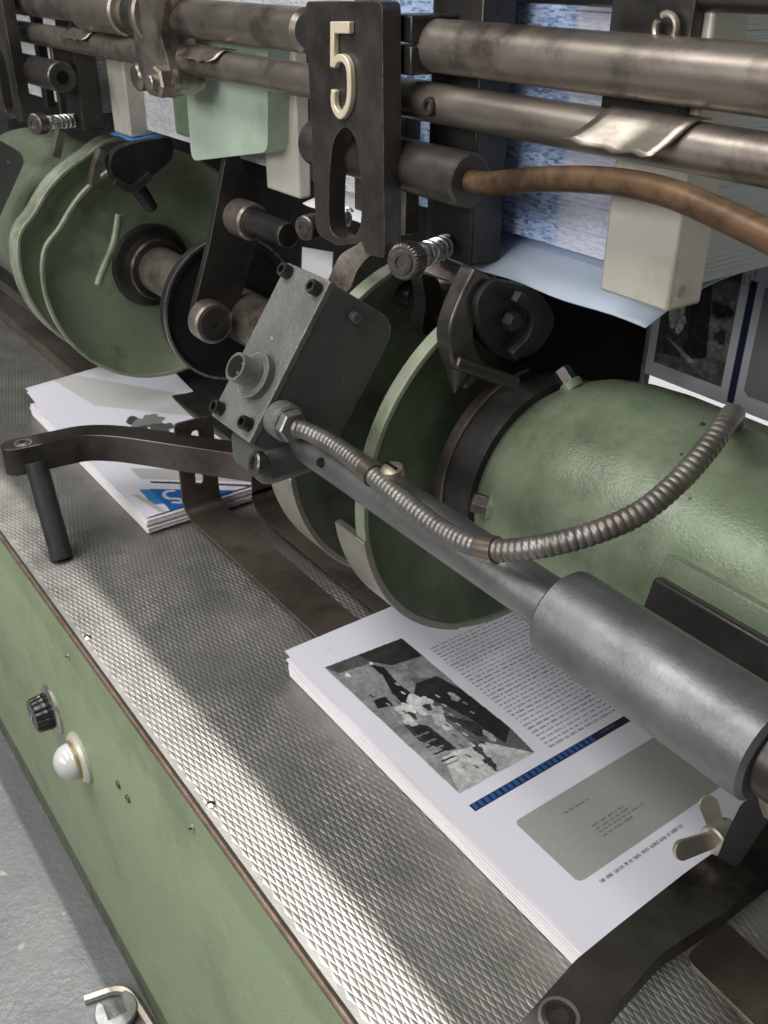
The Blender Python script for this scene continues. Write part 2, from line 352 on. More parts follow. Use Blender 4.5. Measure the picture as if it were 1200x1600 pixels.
# almond bosses pressed into the plate, rows staggered by half a pitch
px, py = .0136, .00215
def embossing(xa, xb, ya, yb):
    ny = int((yb - ya) / py); nx = int((xb - xa) / px)
    jj, ii = np.meshgrid(np.arange(ny), np.arange(nx), indexing='ij')
    cx = xa + (ii + .5 * (jj % 2)) * px; cy = ya + jj * py
    cx = cx.ravel(); cy = cy.ravel(); K = len(cx)
    # long lens shaped bosses that fill the rhombic cells between their neighbours
    w2 = px / 2; k = 12
    bd = np.array([(-w2, 0), (-w2 * .667, -py * .333), (-w2 * .333, -py * .667), (0, -py), (w2 * .333, -py * .667), (w2 * .667, -py * .333),
                   (w2, 0), (w2 * .667, py * .333), (w2 * .333, py * .667), (0, py), (-w2 * .333, py * .667), (-w2 * .667, py * .333)])
    lens = np.stack([bd[:, 0] * .95, np.sign(bd[:, 1]) * py * .93 * (1 - np.abs(bd[:, 0] / w2) ** 1.5)], 1)
    def ringp(f, h, mixf): return np.concatenate([(bd * (1 - mixf) + lens * mixf) * f, np.full((k, 1), h)], 1)
    base = np.concatenate([ringp(1, 0.0, 0), ringp(.70, .00024, .7), ringp(.36, .00038, 1), [[0, 0, .00042]]])
    nv = len(base)
    v = base[None] + np.stack([cx, cy, np.zeros(K)], 1)[:, None]
    wear = .80 + .22 * np.sin(cx * 23 + 2 * np.sin(cy * 31)) * np.sin(cy * 41 + 1.3 * np.sin(cx * 17)) + rng.normal(0, .07, K)
    v[:, :, 2] *= wear[:, None]; v[:, :, 2] += rng.normal(0, .00002, (K, 1)); v[:, :, :2] += rng.normal(0, .00006, (K, 1, 2))
    fs = []
    for q in range(2):
        for a in range(k): fs.append((q * k + a, q * k + (a + 1) % k, (q + 1) * k + (a + 1) % k, (q + 1) * k + a))
    quads = np.array(fs); tris = np.array([(2 * k + a, 2 * k + (a + 1) % k, 3 * k) for a in range(k)])
    off = (np.arange(K) * nv)[:, None, None]
    me = bpy.data.meshes.new('embossing')
    Q = (quads[None] + off).reshape(-1, 4); Tt = (tris[None] + off).reshape(-1, 3)
    me.vertices.add(K * nv); me.vertices.foreach_set("co", v.reshape(-1).astype(np.float32))
    me.loops.add(Q.size + Tt.size); me.loops.foreach_set("vertex_index", np.concatenate([Q.ravel(), Tt.ravel()]).astype(np.int32))
    me.polygons.add(len(Q) + len(Tt))
    ls = np.concatenate([np.arange(len(Q)) * 4, Q.size + np.arange(len(Tt)) * 3]).astype(np.int32)
    me.polygons.foreach_set("loop_start", ls)
    me.update(calc_edges=True); me.validate(); me.shade_smooth(); me.materials.append(M['deck'])
    o = bpy.data.objects.new('embossing', me); COL.objects.link(o); o.parent = bed
    o.matrix_parent_inverse = Matrix.Translation(-bed.location); o["kind"] = "stuff"
embossing(-1.5, .12, YF + .009, .47)
mb = MB().tube([(x0, YF + .001, -.002), (x1, YF + .001, -.002)], .0022, 10)
build('edge_trim', mb, 'rust', bed)
def screw(nm, o, axis, r, mat, h=.002, slot=True):
    a, u, v = basis(axis)
    m_ = MB().lathe(o, a, [(0, r), (h * .5, r * .95), (h, r * .55), (h * 1.05, 0)], 18)
    s_ = build(nm, m_, mat, bed)
    if slot:
        rot = Matrix((u, v, a)).transposed()
        build('slot', MB().box(V(o) + a * h, (r * 1.5, r * .3, .0008), rot), 'hole', s_, smooth=0)
screw('screw', (-0.6759, 0.1821, 0.0000), (0, 0, 1), .0035, 'steel')
screw('screw', (-0.4473, 0.1821, 0.0000), (0, 0, 1), .0035, 'steel')
screw('screw', (-0.7102, 0.1720, -0.0367), (0, -1, 0), .003, 'brass')
screw('screw', (-0.4606, 0.1720, -0.0272), (0, -1, 0), .0035, 'nickel')
for p in ((-0.6238, 0.1715, -0.1216), (-0.6024, 0.1715, -0.1203)):
    build('screw_hole', MB().lathe(V(p), (0, -1, 0), [(0, .004), (.0012, .0036), (.0012, .0026), (.0002, .0024), (.0002, 0)], 18), ['rust'], bed)
# knob
kc = V((-0.8117, 0.1720, -0.1704))
kn = build('knob', MB().lathe(kc + Y * -.004, (0, -1, 0), [(0, .019), (.003, .0195), (.0155, .018), (.018, .0165), (.018, 0)], 96, rfun=lambda t: 1 - .09 * (max(0, math.cos(12 * t)) ** 2)), 'knob', bed, smooth=50)
build('skirt_ring', MB().lathe(kc, (0, -1, 0), [(0, .0265), (.0025, .0265), (.0045, .024), (.0052, .020), (.0052, 0)], 48), 'steel', kn)
build('pointer', MB().box(kc + V((-.003, -.0222, -.003)), (.0016, .0008, .013), Matrix.Rotation(.5, 3, 'Y')), 'mark', kn, smooth=0)
lc = V((-0.7343, 0.1720, -0.1761))
il = build('indicator_lamp', MB().lathe(lc, (0, -1, 0), [(0, .0265), (.003, .0265), (.006, .024), (.0065, .0215), (.0065, 0)], 48), 'alu', bed)
build('lens_ring', MB().ring(lc, (0, -1, 0), .004, .0095, .0175, .0195, 48), 'brass', il)
build('dome', MB().lathe(lc + Y * -.006, (0, -1, 0), [(0, .0182)] + [(.005 + .0165 * math.sin(a), .0182 * math.cos(a)) for a in [i * PI / 2 / 12 for i in range(13)]], 40), 'dome', il)

# ------------------------------------------------------------------ tools on the floor
def bar_hex(mb, pts, r):
    mb.tube(pts, r, 6)
pA, pB, pC = V((-0.7085, 0.1183, -0.4830)), V((-0.6984, 0.1611, -0.4830)), V((-0.6326, 0.1650, -0.4830))
d1 = (pA - pB).normalized(); d2 = (pC - pB).normalized()
pth = [pA] + [pB + d1 * .02 * (1 - t) ** 2 + d2 * .02 * t * t for t in [i / 8 for i in range(9)]] + [pB + d2 * .16]
hk = build('hex_key', MB().tube(pth, .0052, 6), 'nickel', smooth=25)
tag(hk, 'worn brass coloured hex key lying bent on the grey floor by the green base', 'hex key')
# spanner: open jaw and handle
sc_ = V((-0.6737, 0.1406, -0.4830)); ax = (V((-0.6400, 0.1367, -0.4830)) - sc_).normalized(); ax = V((ax.x, ax.y, 0)).normalized(); sd = V((-ax.y, ax.x, 0))
jr = .0225
ol = []
for i in range(25):
    a = math.radians(150) + math.radians(-300) * i / 24       # outline of the head, open side away from the handle
    ol.append(sc_ - ax * math.cos(a) * jr * -1 * -1 + sd * math.sin(a) * jr) if False else ol.append(sc_ + (ax * -math.cos(math.pi - a) * -1 + sd * math.sin(a)) * jr)
head = []
for i in range(29):
    a = math.radians(38) + math.radians(284) * i / 28
    q = -ax * math.cos(a) * jr + sd * math.sin(a) * jr
    head.append(sc_ + q)
gapw = .0095
head += [sc_ + sd * -gapw - ax * .012, sc_ + sd * -gapw + ax * .008, sc_ + sd * gapw + ax * .008, sc_ + sd * gapw - ax * .012]
spm = MB().sweep_poly(head, (0, 0, .007))
spn = build('spanner', spm, 'spanner', bevel=.0012)
tag(spn, 'silver open ended spanner lying on the floor inside the bend of the hex key', 'spanner')
build('handle', MB().box(sc_ + ax * .095 + Z * .0032, (.15, .018, .0055), Matrix((ax, sd, Z)).transposed()), 'spanner', spn, bevel=.002)

# ------------------------------------------------------------------ rods, collars and plates over the drums
def rod(label, xa, xb, y, z, r, ch=.003):
    o = build('guide_rod', MB().cyl((xa, y, z), (xb, y, z), r, seg=40, ch=ch), 'rod', smooth=40)
    tag(o, label, 'rod', 'steel guide rods above the drums'); return o
R1Y, R1Z, R2Y, R2Z = .385, .4585, .385, .428
rod('thick upper steel rod running right from behind the numbered plate', -.488, .15, R1Y, R1Z, .0142)
rod('upper steel rod between the cast hanger and the numbered plate', -1.9, -.62, R1Y, R1Z + .001, .0142)
rod('long thinner lower steel rod passing behind the numbered plate', -1.9, .15, R2Y, R2Z, .0112)
# set screw in the lower rod
mb = MB(); hexcap(mb, V((-0.4711, 0.3760, 0.4277)) + Y * .004, (0, -1, 0), .0052, .0085)
tag(build('set_screw', mb, 'dark'), 'socket set screw sunk in the lower rod right of the numbered plate', 'screw')
# top rail seen along the very top edge
tag(build('top_rail', MB().cyl((-.43, .40, .4905), (.1, .40, .4905), .0085, seg=24), 'plate'), 'dark rail at the top edge above the thick upper rod', 'rail')

def rod_clip(label, xa, xb, tail, flap):
    """a strip of sheet metal hooked over the rod, its free end standing off in front"""
    c = V((0, R2Y, R2Z)); r = .0124
    prof = [(math.cos(a) * r, math.sin(a) * r) for a in [math.radians(70 + 11 * i) for i in range(8)]]
    ex, ez = prof[-1]; a = math.radians(147)
    for k in range(1, 6): prof.append((ex - math.sin(a) * flap * k / 5 - .0004 * k, ez + math.cos(a) * flap * k / 5 + .00004 * k * k))
    vs = []; fs = []; cols = 10; m = len(prof)
    for i in range(cols):
        t = i / (cols - 1); x = xa + (xb - xa) * t
        for j, (yy, zz) in enumerate(prof):
            k = j / (m - 1); w_ = .0007 * math.sin(t * 7 + 1) * k * k * 2
            vs.append((x - tail * k * k * (1 - .35 * t), c.y + yy - w_, c.z + zz + w_ * .6 + .0009 * k ** 4 * math.sin(t * 19)))
    for i in range(cols - 1):
        for j in range(m - 1): fs.append((i * m + j, i * m + j + 1, (i + 1) * m + j + 1, (i + 1) * m + j))
    o = build('rod_clip', MB().add(vs, fs), 'rod', smooth=60)
    sd_ = o.modifiers.new("thick", 'SOLIDIFY'); sd_.thickness = .0009; sd_.offset = 1
    tag(o, label, 'clip', 'sheet metal clips wrapped on the lower rod'); return o
rod_clip('bent sheet metal clip on the lower rod above the brown tube', -.338, -.287, .016, .014)
rod_clip('small sheet metal clip on the lower rod above the mint cover', -.79, -.735, .008, .005)
rod_clip('small sheet metal clip on the lower rod at the far left', -1.065, -1.005, .008, .005)

# numbered plate
PY = .35; PT = .013
def plate_outline(dx):
    o_ = [(-0.5670, 0.3500, 0.4791), (-0.4866, 0.3500, 0.4815), (-0.4822, 0.3500, 0.3408), (-0.5031, 0.3500, 0.3382), (-0.5066, 0.3500, 0.3452), (-0.5349, 0.3500, 0.3372), (-0.5617, 0.3500, 0.3394)]
    s_ = [(-0.5444, 0.3500, 0.3741), (-0.5406, 0.3500, 0.3951), (-0.5344, 0.3500, 0.4066), (-0.5242, 0.3500, 0.4119), (-0.5145, 0.3500, 0.4075), (-0.5098, 0.3500, 0.3967), (-0.5078, 0.3500, 0.3762), (-0.5080, 0.3500, 0.3586), (-0.5138, 0.3500, 0.3490), (-0.5279, 0.3500, 0.3433), (-0.5409, 0.3500, 0.3440), (-0.5452, 0.3500, 0.3535)]
    return [V(p) + X * dx for p in rounded(o_, [.005, .005, .003, .004, .002, .004, .008])], [p + X * dx for p in spline(s_ + [s_[0]], 4)[:-1]]
def bracket_group(dx, which, numeral):
    t = thing('number_plate', 'dark steel plate with a raised number 5 and an arched slot' if numeral else 'dark slotted steel plate cut by the left edge of the picture', 'plate', (-.53 + dx, PY, .33))
    ol, sl = plate_outline(dx)
    build('plate', MB().sweep_poly(ol, (0, PT, 0), [sl]), 'plate', t, bevel=.0015)
    if numeral:
        stroke = [(555, 46), (528, 46), (528, 104), (533, 95), (541, 90), (549, 97), (553, 112), (553, 145), (551, 165), (545, 178), (538, 181), (530, 174), (528, 158), (528, 140)]
        pts = [(-0.5137, 0.3500, 0.4673), (-0.5315, 0.3500, 0.4664), (-0.5328, 0.3500, 0.4449)]
        cur = spline([(-0.5321, 0.3500, 0.4460), (-0.5275, 0.3500, 0.4499), (-0.5213, 0.3500, 0.4506), (-0.5166, 0.3500, 0.4479), (-0.5147, 0.3500, 0.4425), (-0.5148, 0.3500, 0.4313), (-0.5177, 0.3500, 0.4239), (-0.5247, 0.3500, 0.4188), (-0.5310, 0.3500, 0.4218), (-0.5327, 0.3500, 0.4267), (-0.5318, 0.3500, 0.4326)], 6)
        hw = .0022
        mbn = MB()
        mbn.tube([V(pts[0]) - Y * .002, V(pts[1]) - Y * .002 - X * hw], 0, flat=(.0032, .002, (0, 1, 0)))
        mbn.tube([V(pts[1]) - Y * .002 + Z * .003, V(pts[2]) - Y * .002], 0, flat=(hw, .00195, (0, 1, 0)))
        mbn.tube([p - Y * .002 for p in cur], 0, flat=(hw, .00205, (0, 1, 0)))
        nn = build('numeral_5', mbn, 'numeral', t, bevel=.0007)
    return t
bracket_group(0, 0, True)
bracket_group(-.70, 1, False)
# two square blocks between plate and rod end
for k, (zt, zb) in enumerate(((.4745, .4605), (.459, .4435))):
    b = build('clamp_block', MB().minmax((-.505, .366, zb), (-.480, .40, zt)), 'dark', bevel=.0012)
    tag(b, ('upper' if k == 0 else 'lower') + ' of two dark clamp blocks stacked beside the number plate', 'block', 'clamp blocks beside the number plate')

def post_set(dx, labels):
    """dark upright with cross collar, spring loaded thumb screw and slim side posts"""
    t = thing('hopper_post', labels[0], 'post', (-.47 + dx, .41, .33))
    mb = MB().minmax((-.505 + dx, .40, .333), (-.4585 + dx, .425, .56))
    build('upright', mb, 'dark', t, bevel=.0015)
    build('slim_bar', MB().minmax((-.536 + dx, .40, .338), (-.528 + dx, .412, .42)), 'rod', t, bevel=.001)
    build('slim_bar', MB().minmax((-.589 + dx, .40, .345), (-.572 + dx, .41, .47)), 'plate', t, bevel=.001)
    c = thing('cross_collar', labels[1], 'collar', (-.48 + dx, .376, .38))
    build('collar', MB().cyl((-.60 + dx, .376, .3915), (-.4345 + dx, .376, .3915), .0155, seg=40, ch=.0012), 'plate', c)
    if dx: build('bore', MB().cyl((-.4345 + dx, .376, .3915), (-.4335 + dx, .376, .3915), .0065, seg=24), 'hole', c)
    s = thing('thumb_screw', labels[2], 'screw', (-.5 + dx, .36, .34))
    a = V((-0.4577, 0.3450, 0.3443)) + X * dx; b_ = V((-0.4815, 0.4000, 0.3418)) + X * dx
    dr = (b_ - a).normalized()
    hd = MB().lathe(a, dr, [(0, .0095), (.0012, .0108), (.0125, .0108), (.0137, .0095)], 60, rfun=lambda th: 1 + .03 * math.cos(30 * th))
    hd.lathe(a - dr * .0002, -dr, [(0, .0075), (.0012, .0068), (.0012, .004), (-.001, .0035), (-.001, 0)], 24)
    build('knurled_head', hd, 'plate', s, smooth=25)
    L = (b_ - a).length
    build('shaft', MB().cyl(a + dr * .012, b_, .0035, seg=16), 'steel', s)
    _, u, v = basis(dr); pts = []
    for i in range(7 * 14):
        th = 2 * PI * i / 14; pts.append(a + dr * (.0145 + (L - .016) * i / 98) + (u * math.cos(th) + v * math.sin(th)) * .0068)
    build('spring', MB().tube(pts, .0012, 6), 'steel', s)
post_set(0, ('dark steel upright post right of the number plate', 'horizontal steel collar behind the number plate holding the brown tube',
             'knurled thumb screw with a coil spring below the number plate'))
post_set(-.669, ('dark steel upright post at the far left of the picture', 'horizontal steel collar with an open bore at the far left', 'thumb screw with a coil spring at the far left below the open collar'))
# left hand spring screw of the number plate
s = thing('spring_screw', 'socket screw with a spring peeping out left of the number plate foot', 'screw', (-.6, .35, .34))
a = V((-0.5815, 0.3520, 0.3391)); b_ = V((-0.5962, 0.4000, 0.3386)); dr = (b_ - a).normalized()
mb = MB(); mb.lathe(a, dr, [(0, .0075), (.001, .0085), (.012, .0085), (.013, .0075)], 28); mb.lathe(a + dr * .0001, -dr, [(0, .006), (.0008, .0056), (.0008, .003), (-.002, .0028), (-.002, 0)], 24)
build('socket_head', mb, 'plate', s)
_, u, v = basis(dr); L = (b_ - a).length
build('spring', MB().tube([a + dr * (.0135 + (L - .014) * i / 98) + (u * math.cos(i * PI / 7) + v * math.sin(i * PI / 7)) * .006 for i in range(99)], .0011, 6), 'steel', s)
build('shaft', MB().cyl(a + dr * .012, b_, .0032, seg=14), 'steel', s)

# brown bent tube from the collar
pts = spline([(-.436, .376, .3915), (-0.4210, 0.3760, 0.3923), (-0.3740, 0.3740, 0.4023), (-0.3285, 0.3720, 0.4088), (-0.2902, 0.3680, 0.4105), (-0.2584, 0.3640, 0.4078), (-0.2246, 0.3600, 0.4033), (-0.1886, 0.3560, 0.3983)], 8)
tag(build('bent_tube', MB().tube(pts, .0066, 20), 'copper'), 'brown bent tube curving right out of the collar', 'tube')

# cast hanger clamping both rods on the left
h = thing('rod_hanger', 'cast steel hanger arm with collars holding the two rods above the cream block', 'hanger', (-.87, .37, .40))
hx = V((-0.8551, 0.3720, 0.4424)).x
ol = [(-0.8741, 0.3660, 0.4765), (-0.7989, 0.3660, 0.4783), (-0.8213, 0.3660, 0.4468), (-0.8110, 0.3660, 0.4283), (-0.8038, 0.3660, 0.4071), (-0.8312, 0.3660, 0.3981), (-0.8577, 0.3660, 0.3982), (-0.8757, 0.3660, 0.4213)]
build('arm', MB().sweep_poly(rounded(ol, .006), (0, .03, 0)), 'rod', h, bevel=.003)
build('collar', MB().cyl((-1.03, R1Y, R1Z + .001), (-.925, R1Y, R1Z + .001), .0205, seg=40, ch=.002), 'rod', h)
build('collar', MB().cyl((-.90, R1Y, R1Z + .001), (-.868, R1Y, R1Z + .001), .021, seg=40, ch=.002), 'plate', h)
build('flange', MB().cyl((-.868, R1Y, R1Z + .001), (-.858, R1Y, R1Z + .001), .026, seg=40, ch=.002), 'rod', h)
a = V((-0.8170, 0.3600, 0.4122))
mb = MB(); mb.lathe(a + Y * .012, (0, -1, 0), [(0, .013), (.004, .013)], 28); hexnut(mb, a + Y * .008, (0, -1, 0), .0125, .012); mb.cyl(a, a - Y * .010, .006, seg=18, ch=.001)
build('nut', mb, 'rod', h, smooth=25)
mb = MB(); mb.cyl(V((-0.8846, 0.3660, 0.4103)), V((-0.8846, 0.3660, 0.4103)) + Y * .02, .012, seg=28, ch=.003)
build('pivot_boss', mb, 'rod', h)

# ------------------------------------------------------------------ side guides and mint cover
def guide_block(label, p_tl, w_, ztop, zbot, y0, dep):
    t = thing('side_guide', label, 'guide block', (p_tl[0] + w_ / 2, y0, zbot), 'aluminium side guides of the hoppers')
    b = build('block', MB().minmax((p_tl[0], y0, zbot), (p_tl[0] + w_, y0 + dep, ztop)), 'alu', t, bevel=.002)
    return t
g = guide_block('big aluminium guide block on the right under the lower rod', (-.3507,), .0475, .56, .3445, .40, .027)
p = V((-0.3032, 0.4085, 0.3545)); build('pin_hole', MB().lathe(p, X, [(-.0005, .0036), (.0004, .0034), (.0004, 0)], 20), 'mark', g)
guide_block('narrow aluminium guide block left of the mint cover', (-1.115,), .048, .47, .3315, .43, .03)
guide_block('aluminium guide block between the mint cover and the number plate', (-.7705,), .0555, .47, .3265, .43, .012)
# dark bracket in front of the right guide at the top
t = thing('guide_bracket', 'dark bracket with a hook ring above the thick rod at top right', 'bracket', (-.33, .40, .43))
build('back_plate', MB().minmax((-.357, .392, .432), (-.308, .399, .56)), 'dark', t, bevel=.001)
a = V((-0.3194, 0.3880, 0.4750)); build('hook_ring', MB().tube([a + V((math.cos(i * PI / 12) * .006, 0, math.sin(i * PI / 12) * .006)) for i in range(-14, 9)], .0016, 8), 'nickel', t)
m_ = thing('mint_cover', 'mint green rounded cover casting hanging between the guide blocks', 'cover', (-.83, .41, .33))
ol = rounded([(-0.8733, 0.4100, 0.4504), (-0.7202, 0.4100, 0.4574), (-0.7300, 0.4100, 0.3639), (-0.8767, 0.4100, 0.3359)], [.01, .01, .01, .012], 6)
build('shell', MB().sweep_poly(ol, (0, .035, 0)), 'mint', m_, bevel=.003)
build('side_edge', MB().sweep_poly([V(p) + V((-.006, .004, 0)) for p in ol[:1] + ol[-7:]] + [V(ol[-1]) + V((.02, .004, 0)), V(ol[0]) + V((.02, .004, 0))], (0, .02, 0)), 'cream', m_, bevel=.001)
sb = build('support_block', MB().minmax((-.975, .44, .345), (-.90, .475, .46)), 'drum', smooth=0, bevel=.004)
tag(sb, 'dirty olive block between the narrow guide and the mint cover', 'block')

# ------------------------------------------------------------------ piles of sheets in the hoppers
def pile(label, xa, xb, y0, dep, z0, z1, mat, th, jit, bottom):
    t = thing('sheet_pile', label, 'paper pile', ((xa + xb) / 2, y0 + dep / 2, z0), 'piles of printed sheets in the hoppers')
    mb = MB(); z = z0
    while z < z1:
        h_ = th * random.uniform(.8, 1.2); a = random.uniform(-jit, jit); b = random.uniform(-jit, jit)
        mb.minmax((xa + a, y0 + b, z + .00005), (xb + a, y0 + dep + b, z + h_)); z += h_
    build('page_edges', mb, mat, t, smooth=0, kind='stuff')
    return t
PB = pile('blue flecked pile of sheets behind the rods on the right', -.60, -.3215, .44, .22, .3475, .68, 'pile_blue', .00125, .00035, None)
PW = pile('white pile of sheets behind the guides on the left', -1.14, -.66, .45, .22, .338, .68, 'pile_white', .0017, .0006, None)
pile('far pile of white sheets behind the left edge post', -1.9, -1.22, .45, .22, .338, .68, 'pile_white', .0017, .0006, None)
def sag_sheet(label_name, xa, xb, y0, dep, z0, sag, mat, parent):
    vs = []; fs = []; nx, ny = 14, 12
    for i in range(nx + 1):
        for j in range(ny + 1):
            v = j / ny; x = xa + (xb - xa) * i / nx
            e = (1 - min(1, v * 3)); 
            vs.append((x, y0 + dep * v, z0 - sag * e * e - .0008 * math.sin(i * .9) * e))
    for i in range(nx):
        for j in range(ny): fs.append((i * (ny + 1) + j, (i + 1) * (ny + 1) + j, (i + 1) * (ny + 1) + j + 1, i * (ny + 1) + j + 1))
    o = build(label_name, MB().add(vs, fs), mat, parent); m = o.modifiers.new("thick", 'SOLIDIFY'); m.thickness = .0008
    return o
sag_sheet('bottom_sheet', -.497, -.325, .412, .24, .3465, .018, 'palegrey', PB)
sag_sheet('bottom_sheet', -1.13, -1.05, .43, .24, .3365, .008, 'bluep', PW)
sag_sheet('bottom_sheet', -.71, -.62, .43, .24, .3365, .012, 'paper', PW)

us = thing('shade_shelf', 'unseen shelf added above the hopper piles to shade the bed', 'shelf', (-.8, .6, .75))  # out of view, added so its edge casts the bed's shadow line
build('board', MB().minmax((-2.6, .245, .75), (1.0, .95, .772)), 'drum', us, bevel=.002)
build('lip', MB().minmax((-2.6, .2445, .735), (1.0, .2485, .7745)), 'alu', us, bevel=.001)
# ------------------------------------------------------------------ printed pages
def paint_page(xy, print_spec):
    """xy: N x 2 positions -> N x 3 ink colours, from flat shapes in page coordinates"""
    col = np.tile(np.array([.80, .795, .875]), (len(xy), 1))
    x, y = xy[:, 0], xy[:, 1]
    def inside(poly):
        p = np.array(poly)[:, :2]; r = np.zeros(len(xy), bool); j = len(p) - 1
        for i in range(len(p)):
            with np.errstate(divide='ignore', invalid='ignore'):
                c = ((p[i, 1] > y) != (p[j, 1] > y)) & (x < (p[j, 0] - p[i, 0]) * (y - p[i, 1]) / (p[j, 1] - p[i, 1]) + p[i, 0])
            r ^= c; j = i
        return r
    for it in print_spec:
        k = it[0]
        if k == 'poly': col[inside(it[1])] = it[2]
        elif k == 'rect':
            (xa, xb, ya, yb), c = it[1], it[2]; m = (x > xa) & (x < xb) & (y > ya) & (y < yb); col[m] = c
        elif k == 'rrect':
            (xa, xb, ya, yb), c, r = it[1], it[2], it[3]
            dx_ = np.maximum(np.maximum(xa + r - x, x - xb + r), 0); dy_ = np.maximum(np.maximum(ya + r - y, y - yb + r), 0)
            m = dx_ ** 2 + dy_ ** 2 < r * r; g_ = rng.normal(0, .06, m.sum()); col[m] = np.array(c) * (1 + g_)[:, None]
        elif k == 'blob':
            (cx, cy, rx, ry), c = it[1], it[2]
            a = np.arctan2(y - cy, x - cx); q = ((x - cx) / rx) ** 2 + ((y - cy) / ry) ** 2
            col[q < (1 + .35 * np.sin(a * 3 + cx * 900) + .2 * np.sin(a * 7 + cy * 700))] = c
        elif k == 'disc': col[(x - it[1][0]) ** 2 + (y - it[1][1]) ** 2 < it[1][2] ** 2] = it[2]
        elif k == 'grain':
            m = inside(it[1]); g = rng.normal(0, it[2], m.sum()); col[m] = np.clip(col[m] * (1 + g)[:, None], .01, .9)
        elif k == 'cloud':
            m = inside(it[1]); f = np.ones(m.sum())
            for sc_f, am in it[2]:
                g = np.random.default_rng(int(sc_f * 1e5)).uniform(-1, 1, (400, 400))
                u = (x[m] + 2) / sc_f; v = (y[m] + 2) / sc_f; iu = np.floor(u).astype(int); iv = np.floor(v).astype(int); fu = u - iu; fv = v - iv
                fu = fu * fu * (3 - 2 * fu); fv = fv * fv * (3 - 2 * fv)
                q = lambda a, b: g[(iu + a) % 400, (iv + b) % 400]
                f *= 1 + am * (q(0, 0) * (1 - fu) * (1 - fv) + q(1, 0) * fu * (1 - fv) + q(0, 1) * (1 - fu) * fv + q(1, 1) * fu * fv)
            col[m] = np.clip(col[m] * f[:, None], .012, .8)
        elif k == 'grad':
            m = inside(it[1]); (ax_, a0, a1, f0, f1) = it[2]; v = np.clip((xy[m, ax_] - a0) / (a1 - a0), 0, 1); col[m] *= (f0 + (f1 - f0) * v)[:, None]
        elif k == 'text':
            (xa, xb, ya, yb), pitch, thick, dark = it[1:5]
            r = np.random.default_rng(int(abs(xa) * 1e4)); xx = xa
            while xx < xb:
                yy = ya + r.uniform(0, .001); end = yb - r.uniform(0, .02)
                while yy < end:
                    L = r.uniform(.002, .009); m = (x > xx) & (x < xx + thick) & (y > yy) & (y < min(yy + L, end))
                    hsh = np.abs(np.sin(np.floor(x[m] / .0006) * 12.9898 + np.floor(y[m] / .0007) * 78.233) * 43758.5453) % 1.0
                    f_ = dark + (1 - dark) * .75 * hsh if dark < 1 else dark + 0 * hsh
                    col[m] = col[m] * f_[:, None]; yy += L + .0014
                xx += pitch
    return col
def page_sheet(name, xa, xb, ya, yb, zf, res, spec, parent, ox=0, flipxy=None):
    nx = int((xb - xa) / res); ny = int((yb - ya) / res)
    gx = np.linspace(xa, xb, nx + 1); gy = np.linspace(ya, yb, ny + 1)
    GX, GY = np.meshgrid(gx, gy, indexing='ij'); xy = np.stack([GX.ravel(), GY.ravel()], 1)
    co = np.concatenate([xy, zf(xy[:, 0], xy[:, 1])[:, None]], 1)
    if flipxy: co = flipxy(co)
    i, j = np.meshgrid(np.arange(nx), np.arange(ny), indexing='ij'); a = (i * (ny + 1) + j).ravel()
    Q = np.stack([a, a + ny + 1, a + ny + 2, a + 1], 1)
    me = bpy.data.meshes.new(name); me.vertices.add(len(co)); me.vertices.foreach_set("co", co.reshape(-1).astype(np.float32))
    me.loops.add(Q.size); me.loops.foreach_set("vertex_index", Q.ravel().astype(np.int32)); me.polygons.add(len(Q))
    me.polygons.foreach_set("loop_start", (np.arange(len(Q)) * 4).astype(np.int32)); me.update(calc_edges=True)
    c = paint_page(xy, spec); at = me.color_attributes.new("print", 'FLOAT_COLOR', 'POINT')
    at.data.foreach_set("color", np.concatenate([c, np.ones((len(c), 1))], 1).reshape(-1).astype(np.float32))
    me.shade_smooth(); me.materials.append(M['print'])
    o = bpy.data.objects.new(name, me); COL.objects.link(o); o.parent = parent
    o.matrix_parent_inverse = Matrix.Translation(-parent.location); return o
G = lambda v: (v * 1.0, v * .98, v * .98)
photo = [(-0.5068, 0.3126, 0.0190), (-0.5020, 0.3850, 0.0190), (-0.3431, 0.3826, 0.0190), (-0.3436, 0.3147, 0.0190)]
